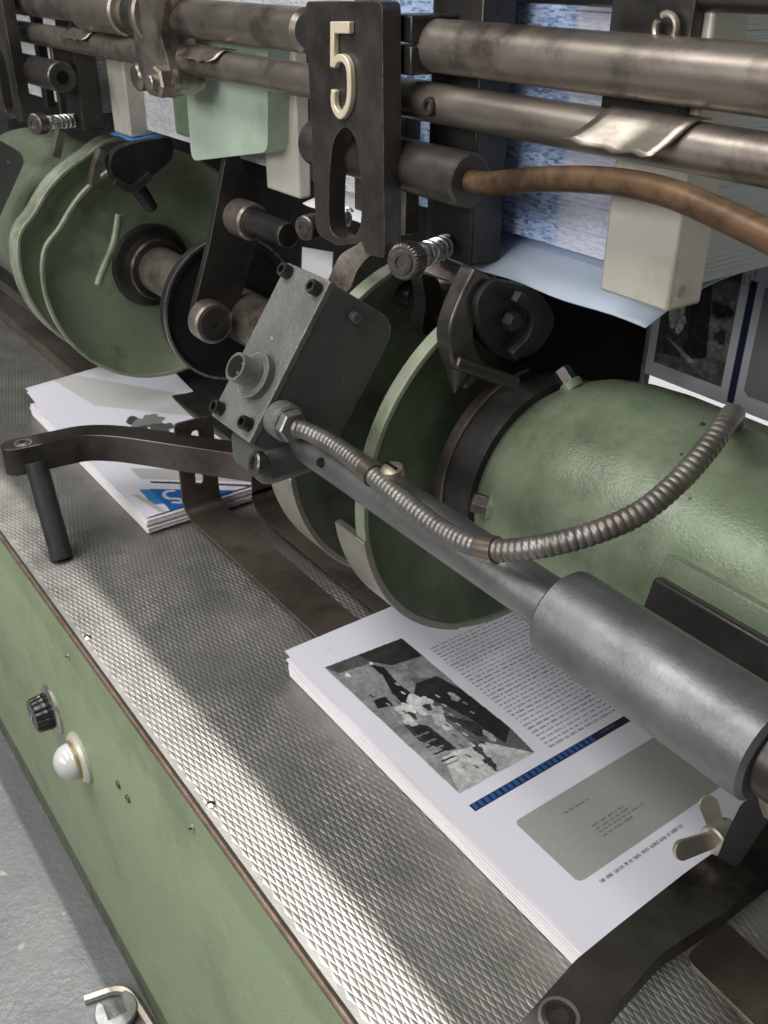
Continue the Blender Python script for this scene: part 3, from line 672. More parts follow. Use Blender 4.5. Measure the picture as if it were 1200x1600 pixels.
spec = [
    ('text', (-.497, -.484, .43, .52), .0044, .0016, .22), ('text', (-.478, -.338, .394, .52), .0044, .0017, .22),
    ('text', (-.524, -.522, .325, .333), .004, .0014, .5), ('text', (-.528, -.5265, .312, .316), .004, .0014, .5),
    ('poly', photo, G(.27)),
    ('poly', [(-0.5047, 0.3435, 0.0190), (-0.5020, 0.3850, 0.0190), (-0.4738, 0.3843, 0.0190), (-0.4782, 0.3571, 0.0190), (-0.4893, 0.3483, 0.0190), (-0.5010, 0.3318, 0.0190)], G(.035)),
    ('poly', [(-0.5068, 0.3126, 0.0190), (-0.5047, 0.3435, 0.0190), (-0.4901, 0.3458, 0.0190), (-0.4942, 0.3182, 0.0190)], G(.09)),
    ('poly', [(-0.4576, 0.3593, 0.0190), (-0.4433, 0.3795, 0.0190), (-0.3691, 0.3852, 0.0190), (-0.3431, 0.3826, 0.0190), (-0.3459, 0.3520, 0.0190), (-0.4012, 0.3516, 0.0190)], G(.13)),
    ('poly', [(-0.3784, 0.3274, 0.0190), (-0.3699, 0.3614, 0.0190), (-0.3426, 0.3822, 0.0190), (-0.3436, 0.3147, 0.0190)], G(.52)),
    ('poly', [(-0.4909, 0.3433, 0.0190), (-0.4798, 0.3508, 0.0190), (-0.4579, 0.3483, 0.0190), (-0.4387, 0.3498, 0.0190), (-0.4356, 0.3366, 0.0190), (-0.4523, 0.3382, 0.0190), (-0.4721, 0.3441, 0.0190)], G(.02)),
    ('poly', [(-0.4499, 0.3596, 0.0190), (-0.4471, 0.3781, 0.0190), (-0.4237, 0.3837, 0.0190), (-0.3714, 0.3854, 0.0190), (-0.3610, 0.3717, 0.0190), (-0.3964, 0.3677, 0.0190), (-0.4202, 0.3609, 0.0190), (-0.4392, 0.3490, 0.0190)], G(.03)),
    ('poly', [(-0.4533, 0.3216, 0.0190), (-0.4510, 0.3312, 0.0190), (-0.4392, 0.3304, 0.0190), (-0.4432, 0.3186, 0.0190)], G(.02)),
    ('poly', [(-0.4206, 0.3242, 0.0190), (-0.4077, 0.3378, 0.0190), (-0.3771, 0.3402, 0.0190), (-0.3788, 0.3334, 0.0190), (-0.3986, 0.3231, 0.0190)], G(.03)),
    ('poly', [(-0.4103, 0.3530, 0.0190), (-0.3914, 0.3678, 0.0190), (-0.3707, 0.3693, 0.0190), (-0.3788, 0.3600, 0.0190)], G(.05)),
    ('blob', (*(-0.4290, 0.3484, 0.0190)[:2], .012, .008), G(.62)), ('blob', (*(-0.4294, 0.3332, 0.0190)[:2], .008, .005), G(.55)),
    ('blob', (*(-0.4157, 0.3513, 0.0190)[:2], .010, .006), G(.50)), ('blob', (*(-0.4295, 0.3380, 0.0190)[:2], .008, .004), G(.7)),
    ('blob', (*(-0.4039, 0.3478, 0.0190)[:2], .009, .004), G(.5)), ('blob', (*(-0.4185, 0.3296, 0.0190)[:2], .006, .004), G(.55)),
    ('blob', (*(-0.4202, 0.3733, 0.0190)[:2], .006, .003), G(.4)), ('blob', (*(-0.3735, 0.3675, 0.0190)[:2], .007, .0025), G(.45)),
    ('blob', (*(-0.4235, 0.3501, 0.0190)[:2], .004, .003), G(.05)), ('blob', (*(-0.4226, 0.3357, 0.0190)[:2], .005, .002), G(.04)),
    ('blob', (*(-0.3672, 0.3519, 0.0190)[:2], .005, .003), G(.04)), ('blob', (*(-0.3546, 0.3503, 0.0190)[:2], .006, .003), G(.03)),
    ('poly', [(-0.3757, 0.3532, 0.0190), (-0.3756, 0.3555, 0.0190), (-0.3446, 0.3497, 0.0190), (-0.3447, 0.3475, 0.0190)], G(.06)),
    ('blob', (*(-0.4886, 0.3222, 0.0190)[:2], .0028, .0018), G(.75)), ('blob', (*(-0.4895, 0.3453, 0.0190)[:2], .002, .0015), G(.75)),
    ('blob', (*(-0.4653, 0.3223, 0.0190)[:2], .012, .009), G(.27)),
] + [('poly', [(-0.4179, 0.3245, 0.0190), (-0.4179, 0.3257, 0.0190), (-0.3973, 0.3261, 0.0190), (-0.3973, 0.3250, 0.0190)], G(.12))] + [
] + [('poly', [(a_ + q_ * .0042, b_, 0), (a_ + q_ * .0042 + .0016, b_, 0), (a_ + q_ * .0042 + .0026, b_ + .011, 0), (a_ + q_ * .0042 + .001, b_ + .011, 0)], G(.015 if q_ % 2 else .2))
     for a_, b_ in ((-0.3953, 0.3234, 0.0190)[:2],) for q_ in range(-3, 7)] + [
    ('poly', [(x_, y_, 0), (x_ + .0045, y_ + .0008, 0), (x_ + .0052, y_ + .0022, 0), (x_ + .0008, y_ + .0016, 0)], G(v_))
     for x_, y_, v_ in [(-.46 + .105 * ((i * 37) % 29) / 29, .322 + .055 * ((i * 17) % 23) / 23, (.02, .5, .08, .33)[i % 4]) for i in range(34)]] + [
    ('cloud', photo, ((.016, .18), (.006, .22), (.0022, .22))), ('grain', photo, .06),
    ('rect', (-.3325, -.3255, .313, .4715), (.02, .025, .05)),
] + [('rect', (-.3318, -.3265, .3145 + .0052 * i, .3145 + .0052 * i + .0032), (.03, .11, .34)) for i in range(22)] + [
    ('text', (-.3305, -.3285, .435, .468), .004, .0012, 6.0),
    ('blob', (-.329, .472, .0065, .006), (.03, .10, .22)),
    ('rrect', (-.305, -.247, .328, .60), (.37, .365, .35), .005),
    ('text', (-.292, -.290, .36, .395), .004, .0018, .35), ('text', (-.274, -.264, .366, .41), .0032, .0016, .4),
    ('text', (-.2412, -.2395, .339, .42), .004, .0022, .12),
]
def stack(label, xa, xb, ya, yb, n, th, skew):
    t = thing('signature_stack', label, 'paper stack', ((xa + xb) / 2, (ya + yb) / 2, 0), 'stacks of printed signatures on the bed')
    for k in range(n):
        j = random.uniform(-.0016, .0016); q = random.uniform(-.0012, .0012)
        mb = MB(); z = .0011 + k * th
        for l in range(2):
            zz = z + l * th * .42; jj = random.uniform(-.0003, .0003)
            mb.minmax((xa + j + jj, ya + q + jj, zz + .00015), (xb + j + jj, yb + q, zz + th * .40))
        build('signature', mb, 'paperedge', t, smooth=0, bevel=.0003, bseg=1)
    return t
st = stack('large stack of printed signatures with a black and white picture on the bed', -.534, -.196, .2955, .50, 6, .0027, 0)
def ztop(x, y): return .0186 + .0008 * np.sin((x + .54) * 14) + .0022 * np.clip((-.50 - x) / .04, 0, 1) ** 2
ps = page_sheet('top_page', -.541, -.190, .2965, .52, ztop, .0005, spec, st)
# left stack: curled top page and blue panel with a white S
sl = stack('smaller stack of printed signatures with a blue panel under the stop bracket', -1.158, -.803, .2935, .47, 6, .0027, 0)
lp = [
    ('poly', [(-0.9535, 0.3151, 0.0210), (-0.8488, 0.4429, 0.0210), (-0.8434, 0.4398, 0.0210), (-0.9490, 0.3133, 0.0210)], (.05, .07, .16)),
    ('poly', [(-0.9165, 0.3243, 0.0210), (-0.8326, 0.4338, 0.0210), (-0.8104, 0.4214, 0.0210), (-0.8859, 0.3237, 0.0210)], G(.52)),
    ('poly', [(-0.8767, 0.3291, 0.0210), (-0.8041, 0.4178, 0.0210), (-0.8003, 0.4157, 0.0210), (-0.8715, 0.3290, 0.0210)], G(.03)),
    ('poly', [(-0.8655, 0.3127, 0.0210), (-0.8567, 0.3253, 0.0210), (-0.8218, 0.3223, 0.0210), (-0.8268, 0.3105, 0.0210)], (.05, .27, .60)),
    ('poly', [(-0.8607, 0.3220, 0.0210), (-0.7928, 0.4115, 0.0210), (-0.7537, 0.3896, 0.0210), (-0.8023, 0.3203, 0.0210)], (.02, .16, .52)),
    ('poly', [(-0.8009, 0.3710, 0.0210), (-0.7758, 0.4020, 0.0210), (-0.7537, 0.3896, 0.0210), (-0.7758, 0.3581, 0.0210)], (.10, .36, .66)),
    ('poly', [(-0.8596, 0.3017, 0.0210), (-0.8554, 0.3076, 0.0210), (-0.8045, 0.3171, 0.0210), (-0.8077, 0.3103, 0.0210)], (.55, .53, .45)),
    ('blob', (*(-1.0149, 0.3767, 0.0300)[:2], .022, .010), G(.07)), ('blob', (*(-0.9947, 0.3961, 0.0300)[:2], .018, .014), G(.10)), ('blob', (*(-1.0197, 0.3926, 0.0300)[:2], .012, .02), G(.25)),
    ('poly', [(-1.2064, 0.3209, 0.0210), (-1.0358, 0.4742, 0.0210), (-0.9871, 0.4584, 0.0210), (-1.0849, 0.3514, 0.0210)], G(.62)),
]
for p_ in spline([(-0.8422, 0.3410, 0.0210), (-0.8447, 0.3342, 0.0210), (-0.8393, 0.3289, 0.0210), (-0.8301, 0.3294, 0.0210), (-0.8244, 0.3363, 0.0210), (-0.8183, 0.3398, 0.0210), (-0.8147, 0.3360, 0.0210), (-0.8198, 0.3299, 0.0210)], 8):
    lp.append(('disc', (p_[0], p_[1], .0021), (.72, .76, .82)))
def zl(x, y):
    u = np.clip((-1.00 - x) / .16, 0, 1); v = np.clip((y - .29) / .17, 0, 1)
    return .0190 + .016 * u * u + .012 * v * u + .004 * np.sin((x + 1.1) * 9) * u
page_sheet('top_page', -1.172, -.806, .2945, .47, zl, .0009, lp, sl)
def zl2(x, y): return zl(x, y) - .0025 - .0015 * np.clip((-1.00 - x) / .16, 0, 1)
page_sheet('loose_page', -1.168, -.808, .2945, .47, zl2, .006, [], sl)

# ------------------------------------------------------------------ stop brackets
def bracket(label, x_up, y0, y1, ztop_, xe, z0, slots):
    t = thing('stop_bracket', label, 'bracket', (x_up, (y0 + y1) / 2, 0), 'bent strap stop brackets on the bed')
    ym = (y0 + y1) / 2; hw = (y1 - y0) / 2
    pts = [(x_up, ym, ztop_ * .3 + .001), (x_up, ym, z0 + .022)] + [(x_up + .018 * (1 - math.cos(a)), ym, z0 + .018 * (1 - math.sin(a))) for a in [i * PI / 2 / 8 for i in range(9)]] + [(xe, ym, z0)]
    # strap with a bend; the top part carries two slots
    mb = MB(); mb.tube(pts, 0, flat=(hw, .0012, (1, 0, .9)))
    build('strap', mb, 'strap', t, smooth=60)
    zlo = ztop_ * .3 + .001
    ol = rounded([(x_up - .0012, y0, zlo), (x_up - .0012, y1, zlo), (x_up - .0012, y1, ztop_), (x_up - .0012, y0, ztop_)], [0, 0, .01, .004])
    hs = []
    for (zc, hl) in slots:
        hs.append(arc_pts((x_up - .0012, ym, zc + hl), Y, Z, .0042, 0, PI, 8) + arc_pts((x_up - .0012, ym, zc - hl), Y, Z, .0042, PI, 2 * PI, 8))
    build('slotted_end', MB().sweep_poly(ol, (.0024, 0, 0), hs), 'strap', t, bevel=.0004)
    return t
bracket('slotted brown strap bracket standing at the end of the smaller stack', -.803, .333, .374, .112, -.49, .013, [(.092, .004), (.048, .004)])
bracket('second brown strap bracket, half hidden behind the first', -.762, .391, .432, .09, -.44, .016, [(.07, .003)])
for lab, ya_, yb_, za_ in (('dark rail lying along the bed under the left drums, nearer one', .375, .41, .018), ('dark rail lying along the bed under the left drums, farther one', .44, .475, .026)):
    tag(build('bed_rail', MB().minmax((-1.9, ya_, .0012), (-.98 if za_ < .02 else -.9, yb_, za_)), 'strap' if za_ < .02 else 'dark', bevel=.002), lab, 'rail')
# ------------------------------------------------------------------ bed guide arm on the left
ga = thing('bed_guide', 'black dog leg guide arm standing on a post over the smaller stack', 'arm', (-.815, .206, 0), 'dog leg guide arms over the bed')
P0, P1, P2 = V((-0.8722, 0.1996, 0.1000)), V((-0.8655, 0.2777, 0.1000)), V((-0.7288, 0.3810, 0.1000))
def strip_poly(pts, hw):
    pts = [V(p) for p in pts]; L = []; Rr = []
    for i, p in enumerate(pts):
        d = (pts[min(i + 1, len(pts) - 1)] - pts[max(i - 1, 0)]); d.z = 0; d.normalize(); nn_ = V((-d.y, d.x, 0))
        L.append(p + nn_ * hw); Rr.append(p - nn_ * hw)
    return L + list(reversed(Rr))
path = [P0] + [(P0 * (1 - t) ** 2 + P1 * 2 * t * (1 - t) + P2 * t * t) if False else None for t in ()] 
k1 = P1 + (P0 - P1) * .3; k2 = P1 + (P2 - P1) * .3
path = [P0] + [k1 * (1 - t) ** 2 + P1 * 2 * t * (1 - t) + k2 * t * t for t in [i / 6 for i in range(7)]] + [P2]
ol = strip_poly(path, .0125)
bk = (path[0] - path[1]).normalized(); nr = V((bk.y, -bk.x, 0)).normalized()
capp = [P0 + (-nr * math.cos(i * PI / 10) + bk * math.sin(i * PI / 10)) * .0125 for i in range(1, 10)]
nL = len(path)
build('bar', MB().sweep_poly(ol + capp, (0, 0, -.028)), 'bar', ga, bevel=.0012)
mb = MB(); hexcap(mb, V((-0.8702, 0.2074, 0.1000)) - Z * .003, (0, 0, 1), .0062, .0042); build('socket_screw', mb, 'dark', ga)
build('countersink', MB().ring(V((-0.8702, 0.2074, 0.1000)), (0, 0, 1), -.001, .0003, .0066, .0084, 32), 'steel', ga)
lt = V((-.8130, .208, .081)); 
build('leg', MB().tube([V((-0.8478, 0.2102, 0.0880)), V((-0.8094, 0.2077, 0.0015))], .0105, 24), 'black', ga)

# guide arm at lower right
gb = thing('bed_guide', 'broad gunmetal guide arm at the lower right corner crossing the large stack', 'arm', (-.17, .23, 0), 'dog leg guide arms over the bed')
ol = [(-0.1776, 0.2046, 0.0750), (-0.1866, 0.2552, 0.0750), (-0.1878, 0.2840, 0.0750), (-0.1885, 0.3101, 0.0750), (-0.1893, 0.3419, 0.0750), (-0.1891, 0.3600, 0.0750), (-0.1867, 0.4112, 0.0750), (-0.1847, 0.4722, 0.0750),
      (-0.1554, 0.4447, 0.0750), (-0.1613, 0.3748, 0.0750), (-0.1611, 0.3338, 0.0750), (-0.1631, 0.3079, 0.0750), (-0.1642, 0.2927, 0.0750), (-0.1620, 0.2779, 0.0750), (-0.1600, 0.2633, 0.0750), (-0.1563, 0.2396, 0.0750), (-0.1504, 0.2182, 0.0750), (-0.1642, 0.2039, 0.0750)]
build('bar', MB().sweep_poly(rounded(ol, .004), (0, 0, -.012)), 'bar', gb, bevel=.0022)
a = V((-0.1704, 0.2273, 0.0750))
mb = MB(); hexcap(mb, a - Z * .004, (0, 0, 1), .0075, .0046); build('socket_screw', mb, 'dark', gb)
build('countersink', MB().ring(a, (0, 0, 1), -.001, .0004, .0082, .0098, 40), 'steel', gb)
build('leg', MB().cyl(a - Z * .022, (a.x, a.y, .001), .008, seg=24), 'black', gb)
tag(build('undercarriage', MB().minmax((-.165, .425, .0012), (.2, .60, .085)), 'black', bevel=.004), 'black casting under the right end of the barrel beside the wing bolt', 'casting')
# wing bolt and its slotted lug
wb = thing('wing_bolt', 'nickel wing bolt with two rounded ears on the lower right guide arm', 'wing bolt', (-0.1859, 0.3706, 0.0800))
c = V((-0.1879, 0.3648, 0.0880))
dA = (V((-0.1990, 0.3660, 0.1020)) - c); dB = (V((-0.1928, 0.3385, 0.0910)) - c)
def ear(d, wv, w1, w2):
    d = V(d); L = d.length; d.normalize(); s_ = V(wv) - d * V(wv).dot(d); s_.normalize(); n_ = d.cross(s_)
    pts = [c + s_ * w1, c - s_ * w1] + [c + d * L + (d * math.sin(a) - s_ * math.cos(a)) * w2 for a in [i * PI / 12 for i in range(13)]]
    return MB().sweep_poly([p - n_ * .0012 for p in pts], n_ * .0026)
vw = V((-.70, .51, -.49))   # towards the far side, so both ears show their broad faces
sA = dA.cross(vw); sB = dB.cross(vw)
build('ear', ear(dA, sA, .0042, .0054), 'nickel', wb, bevel=.001)
build('ear', ear(dB, sB, .0042, .0054), 'nickel', wb, bevel=.001)
axb = (V((-0.1868, 0.3921, 0.0880)) - c).normalized()
build('hub', MB().cyl(c - axb * .006, c + axb * .010, .0088, .0074, seg=24, ch=.001), 'nickel', wb)
build('stem', MB().cyl(c + axb * .012, c + axb * .032, .003, seg=16), 'steel', wb)
lg = [(-0.1761, 0.3447, 0.0968), (-0.1749, 0.3458, 0.1162), (-0.1731, 0.3493, 0.1374), (-0.1665, 0.3547, 0.1438), (-0.1655, 0.3547, 0.1363), (-0.1693, 0.3507, 0.1134), (-0.1725, 0.3483, 0.0954)]
tag(build('lug', MB().sweep_poly(rounded(lg, .004), V((.6, .3, -.2)).normalized() * .006), 'black', bevel=.001), 'dark upright lug behind the wing bolt', 'lug')
tag(build('pinch_nut', MB().lathe(V((-0.1632, 0.3499, 0.1442)), V((.5, .8, .2)), [(0, .0085), (.009, .0085), (.010, .0072)], 6), 'nickel', smooth=20), 'hexagonal nut at the right edge beside the wing bolt', 'nut')
# dark strap in the lower right corner
tag(build('lower_strap', MB().sweep_poly(rounded([(-0.1720, 0.3297, 0.0300), (-0.1742, 0.3668, 0.0300), (-0.1040, 0.3625, 0.0300), (-0.0838, 0.3250, 0.0300)], .006), (0, 0, .003)), 'strap', bevel=.0008), 'flat dark strap in the lower right corner beyond the guide arm', 'strap')

# ------------------------------------------------------------------ gripper drums on their shaft
AY, AZ = .434, .1915
AX = V((0, AY, AZ))
sh = build('drive_shaft', MB().cyl((-2.0, AY, AZ), (-.40, AY, AZ), .026, seg=36), 'rod')
tag(sh, 'thick drive shaft running through the green drums', 'shaft')
RD = .1315
def drum(label, xf, secs, lobes=None, face='drum'):
    """secs: (start angle, end angle, width); angle 0 points up, grows towards the operator"""
    t = thing('gripper_drum', label, 'drum', (xf, AY, AZ - RD), 'green gripper drums')
    seg = 144
    def P(x, r, a): return (x, AY - r * math.sin(a), AZ + r * math.cos(a))
    def rr(a): return RD * (lobes(a) if lobes else 1)
    mb = MB()
    # dished face
    prof = [(0.0, 1.0), (-.0015, .985), (-.0035, .965), (-.010, .90), (-.013, .82), (-.014, .6), (-.014, .24)]
    vs = []; fs = []
    for (dx, f) in prof:
        for k in range(seg): a = 2 * PI * k / seg; vs.append(P(xf + dx, rr(a) * f, a))
    for i in range(len(prof) - 1):
        for k in range(seg): k2 = (k + 1) % seg; fs.append((i * seg + k, i * seg + k2, (i + 1) * seg + k2, (i + 1) * seg + k))
    n = len(prof)
    mb.add(vs, fs)
    build('dish', mb, face, t, smooth=60)
    for (a0, a1, wd, mat, dr) in secs:
        m2 = MB(); N = max(8, int((a1 - a0) / (2 * PI) * 144)); vs = []; fs = []
        for i in range(N + 1):
            a = a0 + (a1 - a0) * i / N
            for (dx, dd_) in ((.0006, -.0035), (.0006, .0006 + dr), (-wd, .0006 + dr), (-wd, -.0035)): vs.append(P(xf + dx, rr(a) + dd_, a))
        for i in range(N):
            for k in range(4): k2 = (k + 1) % 4; fs.append((i * 4 + k, i * 4 + k2, (i + 1) * 4 + k2, (i + 1) * 4 + k))
        fs.append((0, 1, 2, 3)); fs.append(tuple(N * 4 + k for k in (3, 2, 1, 0)))
        build('rim_band', m2.add(vs, fs), mat, t, bevel=.0008)
    b = MB().lathe((xf, AY, AZ), X, [(-.014, .048), (-.008, .046), (-.006, .036), (.008, .035), (.010, .033), (.010, 0)], 48)
    build('hub', b, 'dark', t)
    return t
D = math.radians
mid = drum('green drum in the middle with a worn band, left of the barrel', -.437, [(D(-200), D(98), .010, 'rim', 0), (D(98), D(160), .034, 'worn', .0015)])
drum('green drum half hidden behind the sensor box', -.528, [(D(-190), D(95), .012, 'rim', 0), (D(95), D(170), .034, 'worn', .001)])
def lob(a):
    a = (a + PI) % (2 * PI) - PI
    return 1 - .10 * (1 / (1 + math.exp(-(a - D(10)) * 14))) * (1 / (1 + math.exp((a - D(66)) * 18)))
drum('big green drum with wavy cut rims at the far left', -1.047, [(D(-200), D(160), .006, 'rim', 0)], lobes=lob, face='drum_lit')
drum('rear twin of the wavy green drum at the far left edge', -1.13, [(D(-200), D(160), .03, 'rim', 0)], lobes=lob, face='drum_lit')
tag(build('drum_barrel', MB().cyl((-1.45, AY, AZ), (-1.16, AY, AZ), .105, seg=64), 'hammer'), 'green barrel at the left edge beyond the wavy drums', 'barrel')
# black pulley with a steel rim and crank lever
pu = thing('pulley', 'black pulley with a thin bright rim between the left drums', 'pulley', (-.86, AY, AZ - .085))
build('disc', MB().lathe((-.862, AY, AZ), X, [(-.012, .0735), (.0, .0735), (0, .070), (-.003, .066), (-.003, 0)], 72), 'black', pu)
build('bright_rim', MB().ring((-.862, AY, AZ), X, -.002, .0008, .0715, .0742, 72), 'steel', pu)
cl_ = thing('crank_lever', 'dark crank lever with two round bosses in front of the black pulley', 'lever', (-.83, .40, .19))
ol = [(-0.8200, 0.4193, 0.3519), (-0.8200, 0.4314, 0.3486), (-0.8200, 0.4448, 0.3134), (-0.8200, 0.4512, 0.2844), (-0.8200, 0.4395, 0.2545), (-0.8200, 0.4193, 0.2077), (-0.8200, 0.4071, 0.1776), (-0.8200, 0.3800, 0.1844), (-0.8200, 0.3702, 0.2079), (-0.8200, 0.3931, 0.2674)]
build('plate', MB().sweep_poly(rounded(ol, .008), (-.008, 0, 0)), ['dark'], cl_, bevel=.001)
def bearing(px_c, ln, r, mat='rod'):
    c_ = V(px_c); g = build('boss', MB().cyl(c_, c_ + X * ln, r, seg=32, ch=.002), mat, cl_)
    build('cap', MB().lathe(c_ + X * ln, X, [(-.001, r * .82), (.002, r * .8), (.003, r * .7), (.003, r * .2), (.001, r * .18), (.001, 0)], 28), 'dark', g)
bearing((-0.8200, 0.3844, 0.2027), .018, .020)
bearing((-0.8200, 0.4259, 0.2936), .030, .017)
a_ = V((-0.8000, 0.4238, 0.2953)); build('pin', MB().cyl(a_, a_ + X * .075, .011, seg=24, ch=.001), 'dark', cl_)
# link rod left of the cam wheel and little lever on the wavy drum
tag(build('gripper_finger', MB().tube(spline([(-1.0300, 0.3911, 0.2607), (-1.0300, 0.3812, 0.2311), (-1.0300, 0.3639, 0.2021), (-1.0300, 0.3569, 0.1890)], 6), .0042, 12), 'drum_lit'), 'small green finger lever on the face of the wavy drum', 'lever')
tag(build('gripper_finger', MB().tube(spline([(-1.0300, 0.3819, 0.3274), (-1.0300, 0.3726, 0.3110), (-1.0300, 0.3665, 0.2935)], 6), 0, flat=(.004, .006, (1, 0, 0))), 'rod'), 'short steel finger under the blue sheet edge on the left', 'lever')
tag(build('gripper_finger', MB().tube(spline([(-1.0300, 0.3413, 0.3494), (-1.0300, 0.3360, 0.3376), (-1.0300, 0.3308, 0.3257)], 6), 0, flat=(.004, .006, (1, 0, 0))), 'rod'), 'short steel finger under the far left thumb screw', 'lever')
q = V((-1.0300, 0.4157, 0.3028))
su = thing('sucker_housing', 'dark sucker housing on a short arm above the wavy drum', 'sucker', q)
ol = rounded([q + V((0, a_, b_)) for a_, b_ in ((-.034, .012), (-.026, .026), (.0, .032), (.04, .034), (.04, .012), (.012, -.004), (-.008, -.016), (-.028, -.010))], .01)
build('shell', MB().sweep_poly(ol, (.014, 0, 0)), 'black', su, bevel=.003)
build('lip', MB().tube(spline([q + V((.014, -.030, -.004)), q + V((.015, -.012, -.014)), q + V((.015, .010, -.002))], 6), 0, flat=(.002, .004, (0, .3, 1))), 'plate', su)
build('nozzle', MB().cyl(q + V((.006, -.004, -.012)), q + V((.006, .012, -.04)), .009, .007, seg=24, ch=.001), 'black', su)
sc2 = build('side_casting', MB().minmax((-.432, .432, .20), (-.424, (-0.4240, 0.5403, 0.2522)[1], .318)), 'hole', smooth=0, bevel=.001)
tag(sc2, 'black side casting standing between the middle drum and the big barrel', 'casting')
# dark gripper arm above the middle drum
g = thing('sheet_gripper', 'brown curved gripper arm dropping behind the middle drum rim', 'arm', (-.43, .42, .25))
pts = spline([(-0.4300, 0.3820, 0.3391), (-0.4300, 0.3729, 0.3250), (-0.4300, 0.3659, 0.3083), (-0.4300, 0.3689, 0.2913), (-0.4300, 0.3801, 0.2719)], 8)
build('strap', MB().tube(pts, 0, flat=(.010, .007, (1, 0, 0))), 'plate', g, bevel=.003)
build('tip', MB().lathe(V((-0.4250, 0.3663, 0.2830)), V((0, -.2, -1)), [(0, .008), (.008, .006), (.016, .001)], 16), 'dark', g)
build('cross_pin', MB().cyl((-0.4200, 0.3587, 0.2900), (-0.4000, 0.3922, 0.2747), .0045, seg=16, ch=.001), 'dark', g)
for lab, q, r in (('small nut on the linkage under the thumb screw', (-0.5165, 0.4088, 0.3012), .008), ('lower nut on the linkage beside the drum rim', (-0.5187, 0.4071, 0.2824), .009), ('bronze link end on the linkage', (-0.5004, 0.4086, 0.2985), .008)):
    tag(build('linkage_nut', MB().lathe(V(q), V((.8, -.5, .1)), [(-.006, r * .75), (.006, r * .75), (.008, r * .6)], 6), 'strap', smooth=20), lab, 'nut')
tag(build('linkage_bar', MB().cyl((-0.5242, 0.4076, 0.3108), (-0.4969, 0.4228, 0.3081), .007, seg=16), 'strap'), 'brown cross bar of the linkage under the thumb screw', 'bar')
for lab, pa, pb, rr_ in (('dark cam follower above the middle drum, the upper one', (-0.4810, 0.4412, 0.3045), (-0.4541, 0.4525, 0.2983), .014), ('dark cam follower above the middle drum, the lower one', (-0.4645, 0.4315, 0.2814), (-0.4455, 0.4360, 0.2792), .016),
                         ('dark pivot pin behind the knurled thumb screw', (-0.5575, 0.4043, 0.2941), (-0.5338, 0.4156, 0.2924), .010)):
    tag(build('cam_follower', MB().cyl(pa, pb, rr_, seg=28, ch=.002), 'dark'), lab, 'cam follower')
tag(build('linkage_lever', MB().sweep_poly(rounded([(-0.5000, 0.3833, 0.3247), (-0.5000, 0.3986, 0.3188), (-0.5000, 0.4038, 0.2995), (-0.5000, 0.3956, 0.2783), (-0.5000, 0.3855, 0.2826), (-0.5000, 0.3882, 0.3044)], .004), (.012, 0, 0)), 'dark', bevel=.001), 'dark short lever hanging in the linkage beside the drum rim', 'lever')
tag(build('guide_tongue', MB().sweep_poly(rounded([(-0.6584, 0.4176, 0.2691), (-0.6535, 0.4287, 0.2937), (-0.6375, 0.4442, 0.3072), (-0.6288, 0.4519, 0.3029), (-0.6402, 0.4384, 0.2848), (-0.6444, 0.4316, 0.2637)], .006), (0, .006, 0)), 'rod', bevel=.001), 'bent steel tongue rising behind the top edge of the sensor box', 'tongue')
tag(build('paper_corner', MB().sweep_poly([(-0.7946, 0.4789, 0.2628), (-0.7670, 0.4959, 0.2614), (-0.7661, 0.4914, 0.2152), (-0.7912, 0.4733, 0.2120)], (0, .001, 0)), 'paper', smooth=0), 'white paper corner glimpsed above the sensor box', 'paper')
tag(build('angle_block', MB().sweep_poly([(-0.5142, 0.3997, 0.3188), (-0.5018, 0.4140, 0.3260), (-0.4781, 0.4214, 0.3203), (-0.4789, 0.4116, 0.3114), (-0.4903, 0.4086, 0.3143)], (0, .014, -.004)), 'strap', bevel=.001), 'worn brown angle block under the spring of the thumb screw', 'block')
tag(build('cam_block', MB().sweep_poly(rounded([(-0.4180, 0.3818, 0.3377), (-0.4180, 0.4219, 0.3248), (-0.4180, 0.4417, 0.3013), (-0.4180, 0.4270, 0.2818), (-0.4180, 0.3982, 0.2820), (-0.4180, 0.3764, 0.3040), (-0.4180, 0.3706, 0.3265)], .01), (-.012, 0, 0)), 'black', bevel=.002), 'black cam block beside the curved gripper above the barrel flange', 'cam')
tag(build('curved_lever', MB().tube(spline([(-0.4100, 0.3949, 0.3274), (-0.4100, 0.4100, 0.3152), (-0.4100, 0.4096, 0.2997), (-0.4100, 0.3956, 0.2893)], 8), 0, flat=(.0035, .003, (1, 0, 0))), 'black', bevel=.001), 'black curved lever in front of the cam block', 'lever')
tag(build('cam_bolt', MB().lathe(V((-0.4160, 0.3964, 0.3104)), X, [(0, .006), (.006, .006), (.007, .005)], 6), 'black', smooth=20), 'black hexagonal bolt in the cam block above the flange', 'bolt')
for lab, q in (('small bronze link pin in the linkage, upper one', (-0.5060, 0.4039, 0.3015)), ('small bronze link pin in the linkage, lower one', (-0.4957, 0.4085, 0.2916))):
    tag(build('link_pin', MB().cyl(q, V(q) + V((.012, -.006, -.004)), .0055, seg=18, ch=.001), 'gland'), lab, 'pin')

